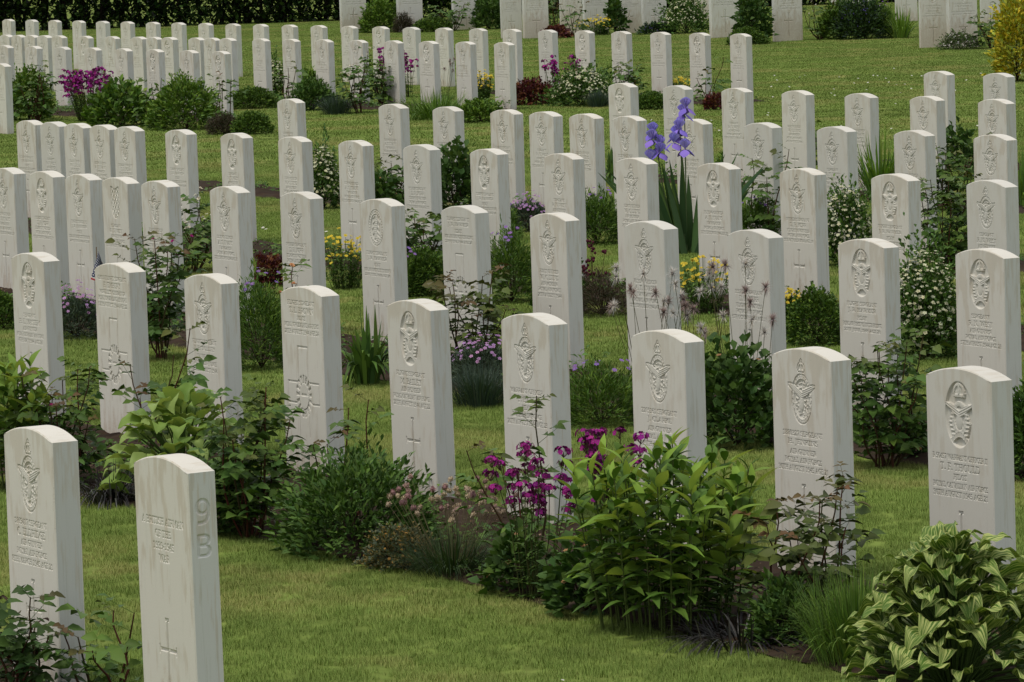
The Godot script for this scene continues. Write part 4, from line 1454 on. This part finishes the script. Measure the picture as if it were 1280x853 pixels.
func iris(t: Node3D, h: float, w: float, r: RandomNumberGenerator) -> void:
	# fan of sword leaves, each its own piece
	for k in 46:
		var side := r.randf_range(-1.0, 1.0)
		var base := Vector3(side * w * 0.16 + r.randf_range(-0.05, 0.05), 0, r.randf_range(-0.14, 0.14))
		var dir := Vector3(side * 0.62 + r.randf_range(-0.10, 0.10), 1.0, r.randf_range(-0.15, 0.25)).normalized()
		var mb := MB.new()
		var l := h * r.randf_range(0.7, 1.06)
		var sd := Vector3(1, 0, 0).rotated(Vector3.UP, r.randf_range(-0.7, 0.7))
		sd = (sd - dir * sd.dot(dir)).normalized()
		var nn := sd.cross(dir).normalized()
		var c := vary([Color(0.060, 0.115, 0.038), Color(0.085, 0.15, 0.045), Color(0.040, 0.080, 0.034)][k % 3], r, 0.18)
		for s in 7:
			var f := s / 6.0
			var p := base + dir * l * f + Vector3(side, -0.4, 0) * 0.10 * f * f * l
			var hw := 0.026 * (1.0 - pow(f, 3.0)) + 0.0006
			mb.add(p - sd * hw, (nn - sd * 0.3).normalized(), c, Vector2(0, f)); mb.add(p + nn * 0.003, nn, c, Vector2(0.5, f)); mb.add(p + sd * hw, (nn + sd * 0.3).normalized(), c, Vector2(1, f))
			if s > 0:
				var a := s * 3
				mb.tri(a - 3, a, a - 2); mb.tri(a - 2, a, a + 1); mb.tri(a - 2, a + 1, a - 1); mb.tri(a - 1, a + 1, a + 2)
		part("leaf", mb.mesh(), mats.glossy, t)
	var st := MB.new()
	# stalks carry several blooms: three standards, three falls
	var heads := [[Vector3(-0.20, 1.13, 0.06), 5], [Vector3(0.02, 1.36, 0.0), 2], [Vector3(-0.02, 1.16, 0.10), 4]]
	for hd in heads:
		var tip: Vector3 = Vector3(hd[0].x, h * hd[0].y, hd[0].z)
		st.tube([Vector3(tip.x * 0.3, 0, 0), tip * Vector3(0.8, 0.6, 0.8), tip], 0.006, 0.004, Color(0.10, 0.14, 0.06), 5)
		for k in hd[1]:
			var fl := MB.new()
			var c0: Vector3 = tip + Vector3(r.randf_range(-0.07, 0.07), -k * 0.048 + 0.03, r.randf_range(-0.05, 0.06))
			var ph := r.randf() * TAU
			for j in 3:
				var an := ph + TAU * j / 3.0
				var d := Vector3(cos(an), 0, sin(an))
				for layer in 2:
					fl.leaf(c0 + Vector3.UP * 0.004 * layer, (d * 0.45 + Vector3.UP).normalized().rotated(d.cross(Vector3.UP).normalized(), 0.25 * layer), -d, 0.072, 0.088, -0.1, 0.5, vary(Color(0.38, 0.33, 0.74), r, 0.2), 6, 1.5)
				var an2 := an + PI / 3.0
				var d2 := Vector3(cos(an2), 0.25, sin(an2)).normalized()
				fl.leaf(c0, d2, Vector3.UP, 0.076, 0.078, 0.95, -0.35, vary(Color(0.22, 0.155, 0.55), r, 0.25), 6, 1.4)
				fl.leaf(c0 + Vector3.UP * 0.003, d2, Vector3.UP, 0.022, 0.006, 0.3, 0.0, Color(0.5, 0.33, 0.05), 2)
			part("flower", fl.mesh(), mats.flower, t)
	part("stem", st.mesh(), mats.stem, t)

func daisies(t: Node3D, h: float, w: float, q: float, r: RandomNumberGenerator, count: int, flower: Color, fr: float) -> void:
	var st := MB.new(); var lf := MB.new(); var fl := MB.new()
	for k in count:
		var an := r.randf() * TAU
		var out := sqrt(r.randf())
		var top := Vector3(cos(an) * out * w * 0.48, h * r.randf_range(0.5, 1.0) * (1.0 - 0.25 * out), sin(an) * out * w * 0.48)
		var b0 := top * Vector3(0.5, 0, 0.5)
		st.tube([b0, b0.lerp(top, 0.6) + Vector3(0, 0.02, 0), top], 0.0018 / pow(q, 0.4), 0.0012 / pow(q, 0.4), Color(0.07, 0.10, 0.03), 3)
		for j in 9:
			var p := b0.lerp(top, r.randf_range(0.05, 0.85))
			var d := sphere_dir(r, 0.1)
			lf.leaf(p, d, Vector3.UP, r.randf_range(0.03, 0.065) / pow(q, 0.2), 0.015 / pow(q, 0.5), 0.4, 0.3, vary(GREEN * 1.15, r, 0.3), 2)
		fl.bloom(top, Vector3(r.randf_range(-0.5, 0.5), 0.8, r.randf_range(0.0, 0.9)).normalized(), fr / pow(q, 0.5), 7, vary(flower, r, 0.15), Color(flower.r * 0.8, flower.g * 0.55, 0.02), 0.2)
	part("stem", st.mesh(), mats.stem, t)
	part("foliage", lf.mesh(), mats.leaf, t)
	part("flowers", fl.mesh(), mats.flower, t)

const PLANT_NAMES := {"rose": "rose_bush", "rose_low": "rose_bush", "rose_dark": "rose_bush", "rose_bud": "rose_bush", "rose_open": "rose_bush", "rose_red": "rose_bush", "rose_peach": "rose_bush", "rose_white": "rose_bush", "perennial": "leafy_perennial", "perennial_green": "leafy_perennial", "mondo": "black_grass_clump", "hosta_green": "hosta", "hosta_striped": "hosta", "shrub_dark": "shrub", "shrub_bright": "shrub", "sedum": "stonecrop", "thrift": "thrift_clump", "campion": "campion_clump", "grass_fine": "grass_mound", "mound_box": "clipped_mound", "dianthus": "pink_clump", "feathery": "feathery_plant", "lily": "lily_clump", "fescue": "fescue_tuft", "pulsatilla": "seed_head_clump", "leafy_dark": "leafy_plant", "heather": "heather", "heather_red": "red_leaved_plant", "daisy_yellow": "yellow_daisy_clump", "sanguisorba": "burnet_clump", "iris": "iris_clump", "white_bush": "white_flowered_bush", "daylily": "daylily_clump", "alyssum": "white_cushion_plant", "salvia": "blue_flowered_plant", "gold_shrub": "golden_shrub"}

func build_plants() -> void:
	var hosta_tones := []
	for k in 4: hosta_tones.append(striped_leaf_material(80 + k, [1.15, 0.85, 0.6, 1.0][k]))
	var hosta_plain := []
	for c in [Color(0.175, 0.265, 0.058), Color(0.130, 0.215, 0.044), Color(0.23, 0.31, 0.09)]:
		var m := leaf_material(0.5, 0.25, Color(0.45, 0.5, 0.2))
		m.vertex_color_use_as_albedo = false
		m.albedo_color = c.linear_to_srgb()
		hosta_plain.append(m)
	var none := Color(0, 0, 0)
	for i in PLANTS.size():
		var e: Array = PLANTS[i]
		var kind: String = e[0]
		var h: float = e[3]; var w: float = e[4]
		var q := fine(e[2])
		var r := rngs(2000 + i)
		var called: String = PLANT_NAMES[kind]
		var cat := "rose" if called == "rose_bush" else ("shrub" if called in ["shrub", "golden_shrub", "clipped_mound", "heather", "white_flowered_bush"] else ("grass" if called in ["black_grass_clump", "grass_mound", "fescue_tuft"] else "plant"))
		var t := thing(called, e[5], cat, Vector3(e[1], 0.005, e[2]), 0.0, "plants in the headstone beds")
		match kind:
			"rose": rose(t, h, w, q, r, int(lerpf(8, 13, q)), GREEN * 0.88, Color(0.11, 0.11, 0.03), none, 0, 0)
			"rose_low": rose(t, h, w, q, r, 5, GREEN * 1.1, BRONZE, none, 0, 0)
			"rose_dark": rose(t, h, w, q, r, 8, DARK * 1.1, Color(0.07, 0.02, 0.018), none, 0, 0)
			"rose_bud": rose(t, h, w, q, r, 9, GREEN * 0.85, BRONZE, Color(0.28, 0.02, 0.13), 4, 0.014)
			"rose_open": rose(t, h, w, q, r, int(lerpf(4, 4, q)), GREEN * 0.9, BRONZE, none, 0, 0)
			"rose_red": rose(t, h, w, q, r, 9, Color(0.070, 0.098, 0.026), BRONZE * 1.2, none, 0, 0)
			"rose_peach": rose(t, h, w, q, r, 6, GREEN, BRONZE, Color(0.60, 0.30, 0.14), 4, 0.022)
			"rose_white": rose(t, h, w, q, r, int(lerpf(7, 10, q)), GREEN * 0.85, GREEN, Color(0.55, 0.52, 0.42), 14, 0.02)
			"perennial": perennial(t, h, w, r, 46, [Color(0.080, 0.150, 0.024), Color(0.125, 0.215, 0.030), Color(0.170, 0.275, 0.040)], 290)
			"perennial_green": perennial(t, h, w, r, 20, [Color(0.075, 0.135, 0.026), Color(0.120, 0.200, 0.032)], 180)
			"mondo": clump(t, h * 0.8, w * 1.35, q, r, 260, 0.0075, 1.25, [Color(0.012, 0.011, 0.012), Color(0.020, 0.017, 0.018), Color(0.07, 0.066, 0.064)], "dark", 0.6)
			"hosta_striped": hosta(t, h, w * 1.12, r, 215, 0.150, 0.090, hosta_tones, 0.6)
			"hosta_green":
				if q > 0.7: hosta(t, h, w * 1.25, r, 115, 0.155, 0.10, hosta_plain, 0.35)
				else: mound(t, h, w, q, r, 0.055, 0.6, [GREEN, BRIGHT, GREEN * 1.3], 2.2, 0.25, none, 0, 0)
			"shrub_dark": mound(t, h, w, q, r, 0.044, 0.36, [GREEN * 0.9, DARK * 1.5, GREEN * 1.2], 2.8, 0.28, none, 0, 0)
			"shrub_bright": mound(t, h, w, q, r, 0.036, 0.45, [BRIGHT, GREEN * 1.3, BRIGHT * 0.75], 2.4, 0.22, none, 0, 0)
			"sedum": mound(t, h, w, q, r, 0.014, 0.7, [Color(0.11, 0.13, 0.07), Color(0.20, 0.15, 0.05), Color(0.08, 0.10, 0.06)], 2.0, 0.35, Color(0.30, 0.17, 0.05), 40, 0.008)
			"thrift": thrift(t, h, w, r)
			"campion": campion(t, h, w, q, r, int(lerpf(9, 17, q)) + (62 if w > 0.7 else 0))
			"grass_fine": clump(t, h, w * 1.25, q, r, int(1300 * sqrt(q)), 0.0042 / pow(q, 0.6), 0.55, [Color(0.12, 0.205, 0.036), Color(0.16, 0.26, 0.045), Color(0.085, 0.15, 0.03)], "leaf", 0.85)
			"mound_box": mound(t, h, w, q, r, 0.022, 0.55, [GREEN * 1.1, BRIGHT * 0.8, GREEN * 0.8], 2.6, 0.14, none, 0, 0)
			"dianthus":
				mound(t, h * 0.7, w, q, r, 0.034, 0.16, [Color(0.065, 0.095, 0.062), Color(0.085, 0.115, 0.075)], 1.5, 0.2, none, 0, 0)
				var fl := MB.new()
				for k in 90:
					var d := sphere_dir(r, 0.5)
					fl.bloom(Vector3(d.x * w * 0.52, h * r.randf_range(0.68, 1.0) * d.y + h * 0.05, d.z * w * 0.52), (d + Vector3(0, 0.5, 0.4)).normalized(), 0.013, 5, vary(Color(0.38, 0.22, 0.40), r, 0.2), Color(0.25, 0.06, 0.2), 0.15)
				part("flowers", fl.mesh(), mats.flower, t)
			"feathery":
				mound(t, h * 0.85, w, q, r, 0.040, 0.16, [GREEN * 1.25, BRIGHT * 0.85, GREEN], 1.7, 0.3, none, 0, 0)
				for k in 12:
					var fl := MB.new()
					var d := sphere_dir(r, 0.9)
					fl.bloom(Vector3(d.x * w * 0.5, h * r.randf_range(0.8, 1.0), d.z * w * 0.5), (d + Vector3(0, 0.5, 0.5)).normalized(), 0.015, 6, vary(Color(0.22, 0.12, 0.36), r, 0.25), Color(0.3, 0.25, 0.1), 0.2)
					part("flower", fl.mesh(), mats.flower, t)
			"lily": clump(t, h, w, q, r, 74, 0.036, 0.9, [DARK * 1.3, GREEN * 0.9, GREEN * 1.2], "glossy", 0.35)
			"fescue": clump(t, h, w, q, r, int(1100 * sqrt(q)), 0.0030 / pow(q, 0.6), 0.4, [Color(0.055, 0.085, 0.062), Color(0.075, 0.105, 0.080), Color(0.040, 0.064, 0.045)], "leaf", 0.8)
			"pulsatilla": pulsatilla(t, h, w, q, r)
			"leafy_dark": mound(t, h, w, q, r, 0.052, 0.8, [DARK * 1.2, GREEN * 0.85, DARK * 1.5], 2.0, 0.3, Color(0.35, 0.20, 0.10), 6, 0.014)
			"heather": mound(t, h, w, q, r, 0.020, 0.22, [Color(0.070, 0.062, 0.035), Color(0.052, 0.058, 0.028), Color(0.085, 0.055, 0.045)], 1.7, 0.3, none, 0, 0)
			"heather_red": mound(t, h, w, q, r, 0.030, 0.7, [Color(0.11, 0.022, 0.024), Color(0.15, 0.060, 0.025), Color(0.07, 0.018, 0.022)], 2.0, 0.3, none, 0, 0)
			"daisy_yellow": daisies(t, h, w, q, r, 70, Color(0.58, 0.45, 0.05), 0.013)
			"sanguisorba":
				var st := MB.new(); var hd := MB.new()
				for k in 14:
					var an := r.randf() * TAU
					var top := Vector3(cos(an) * w * 0.5 * r.randf(), h * r.randf_range(0.45, 1.0), sin(an) * w * 0.5 * r.randf())
					st.tube([top * Vector3(0.4, 0, 0.4), top * Vector3(0.7, 0.6, 0.7), top], 0.0022, 0.0014, Color(0.09, 0.06, 0.03), 3)
					for j in 4: hd.ball(top + Vector3(r.randf_range(-0.02, 0.02), r.randf_range(-0.03, 0.01), r.randf_range(-0.02, 0.02)), 0.009, 1.1, Color(0.085, 0.022, 0.035), r, 0.3)
				part("stem", st.mesh(), mats.stem, t)
				part("flowers", hd.mesh(), mats.flower, t)
			"iris": iris(t, h, w, r)
			"white_bush":
				mound(t, h * 0.95, w, q, r, 0.030, 0.5, [GREEN, GREEN * 1.35, DARK * 1.4], 1.5, 0.4, Color(0.56, 0.56, 0.38), int(340 * clampf(w / 0.35, 0.4, 1.2)), 0.013 / pow(q, 0.35))
			"daylily": clump(t, h, w, q, r, 130, 0.018 / pow(q, 0.2), 0.55, [BRIGHT, GREEN * 1.3, BRIGHT * 1.15], "leaf", 0.35)
			"alyssum": mound(t, h, w, q, r, 0.020, 0.5, [Color(0.12, 0.13, 0.08), GREEN], 1.0, 0.3, Color(0.58, 0.56, 0.55), 90, 0.012)
			"salvia": mound(t, h, w, q, r, 0.036, 0.4, [DARK * 1.2, Color(0.035, 0.055, 0.040), DARK], 1.8, 0.3, Color(0.075, 0.06, 0.20), 90, 0.014)
			"gold_shrub": mound(t, h, w, q, r, 0.045, 0.5, [Color(0.50, 0.45, 0.04), Color(0.34, 0.38, 0.05), Color(0.52, 0.40, 0.03)], 2.4, 0.35, none, 0, 0)

# ------------------------------------------------------------------ hedge and flag
func build_hedge() -> void:
	var t := thing("hedge", "tall dark clipped hedge along the back of the cemetery", "hedge", Vector3(-2.0, 0, -110.0))
	var r := rngs(44)
	var br := MB.new(); var lf := MB.new()
	var nz := noise(45, 0.9, 3)
	for k in 60:
		var x := -16.0 + k * 0.5 + r.randf_range(-0.1, 0.1)
		br.tube([Vector3(x, 0, -0.7), Vector3(x + r.randf_range(-0.1, 0.1), 1.2, -0.7), Vector3(x + r.randf_range(-0.3, 0.3), 2.6, -0.6)], 0.05, 0.02, Color(0.03, 0.022, 0.016), 5)
	for k in 40000:
		var x := r.randf_range(-16.0, 14.0); var y := 0.06 + pow(r.randf(), 1.15) * 2.7
		var deep := r.randf() * r.randf()
		var z := -deep * 1.5 + 0.22 * nz.get_noise_2d(x, y * 1.4)
		var d := Vector3(r.randf_range(-1, 1), r.randf_range(-0.5, 0.9), r.randf_range(0.0, 1.0)).normalized()
		var c: Color = [DARK * 0.55, DARK * 0.75, GREEN * 0.5, DARK * 0.42][r.randi() % 4]
		lf.chip(Vector3(x, y, z), d, Vector3.UP, r.randf_range(0.11, 0.19), r.randf_range(0.08, 0.12), vary(c, r, 0.35))
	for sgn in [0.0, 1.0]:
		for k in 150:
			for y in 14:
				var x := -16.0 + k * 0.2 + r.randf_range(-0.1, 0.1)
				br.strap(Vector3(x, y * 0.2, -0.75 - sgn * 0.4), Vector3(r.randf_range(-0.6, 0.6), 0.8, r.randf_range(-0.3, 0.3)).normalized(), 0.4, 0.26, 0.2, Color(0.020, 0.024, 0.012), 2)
	part("branches", br.mesh(), mats.stem, t)
	part("foliage", lf.mesh(), mats.hedge, t)

func build_flag(at: Vector3) -> void:
	var t := thing("stick_flag", "small drooping stars and stripes flag on a stick between headstones", "flag", at)
	var st := MB.new()
	st.tube([Vector3.ZERO, Vector3(0.004, 0.30, 0), Vector3(0.006, 0.60, 0)], 0.0032, 0.0032, Color(0.20, 0.14, 0.08), 6)
	part("stick", st.mesh(), mats.stem, t)
	# cloth hanging in folds, the starred canton outermost
	var img := Image.create(128, 128, false, Image.FORMAT_RGB8)
	for y in 128:
		for x in 128:
			var c := Color(0.55, 0.53, 0.50) if (y / 10) % 2 else Color(0.34, 0.03, 0.04)
			if y < 116 and x < 104:
				c = Color(0.012, 0.018, 0.075)
				var gx := fmod(x + (6.0 if (y / 10) % 2 else 0.0), 13.0) - 6.5; var gy := fmod(y, 10.0) - 5.0
				if absf(gx) + absf(gy) < 4.0 or absf(gx * gy) < 1.2 and absf(gx) + absf(gy) < 5.0: c = Color(0.62, 0.61, 0.59)
			img.set_pixel(x, y, c.linear_to_srgb())
	img.generate_mipmaps()
	var m := StandardMaterial3D.new()
	m.albedo_texture = ImageTexture.create_from_image(img)
	m.cull_mode = BaseMaterial3D.CULL_DISABLED
	m.roughness = 0.9
	var mb := MB.new()
	var nu := 16; var nv := 12
	for j in nv + 1:
		for i in nu + 1:
			var u := float(i) / nu; var v := float(j) / nv
			var spread := 0.018 + 0.15 * v
			var x := 0.008 + u * spread * 1.1
			mb.add(Vector3(x - 0.055 * v + 0.01, 0.575 - v * 0.17 - u * 0.075 * (1.0 - v * 0.3), 0.016 * sin(u * 10.0) * (0.4 + v)), Vector3.BACK, Color.WHITE, Vector2(u, v))
	for j in nv:
		for i in nu:
			var a := j * (nu + 1) + i
			mb.tri(a, a + nu + 1, a + 1); mb.tri(a + 1, a + nu + 1, a + nu + 2)
	for j in nv + 1:
		for i in nu + 1:
			var a := j * (nu + 1) + i
			var du: Vector3 = mb.v[j * (nu + 1) + mini(i + 1, nu)] - mb.v[j * (nu + 1) + maxi(i - 1, 0)]
			var dv: Vector3 = mb.v[mini(j + 1, nv) * (nu + 1) + i] - mb.v[maxi(j - 1, 0) * (nu + 1) + i]
			mb.n[a] = dv.cross(du).normalized() * -1.0
	part("cloth", mb.mesh(), m, t)

func _ready() -> void:
	setup_view()
	edge_noise = noise(21, 0.5, 3)
	lawn_noise = noise(22, 0.35, 3); lawn_fine = noise(23, 2.4, 3); lawn_dry = noise(24, 0.55, 3)
	mats.leaf = leaf_material(0.6, 0.3, Color(0.45, 0.5, 0.2))
	mats.glossy = leaf_material(0.5, 0.25, Color(0.35, 0.4, 0.15))
	mats.hedge = leaf_material(0.6, 0.25, Color(0.15, 0.2, 0.08))
	mats.dark = leaf_material(0.42, 0.45, Color(0, 0, 0))
	mats.stem = leaf_material(0.75, 0.2, Color(0, 0, 0))
	mats.flower = leaf_material(0.75, 0.15, Color(0.35, 0.35, 0.35))
	mats.silk = leaf_material(0.8, 0.15, Color(0.6, 0.6, 0.6))
	build_ground()
	build_beds()
	build_hedge()
	print("setting ", Time.get_ticks_msec())
	build_stones()
	print("stones ", Time.get_ticks_msec())
	build_plants()
	build_ground_cover()
	print("plants ", Time.get_ticks_msec())
	build_flag(Vector3(FLAG_AT.x, 0, FLAG_AT.y))
	build_grass()
	print("grass ", Time.get_ticks_msec())
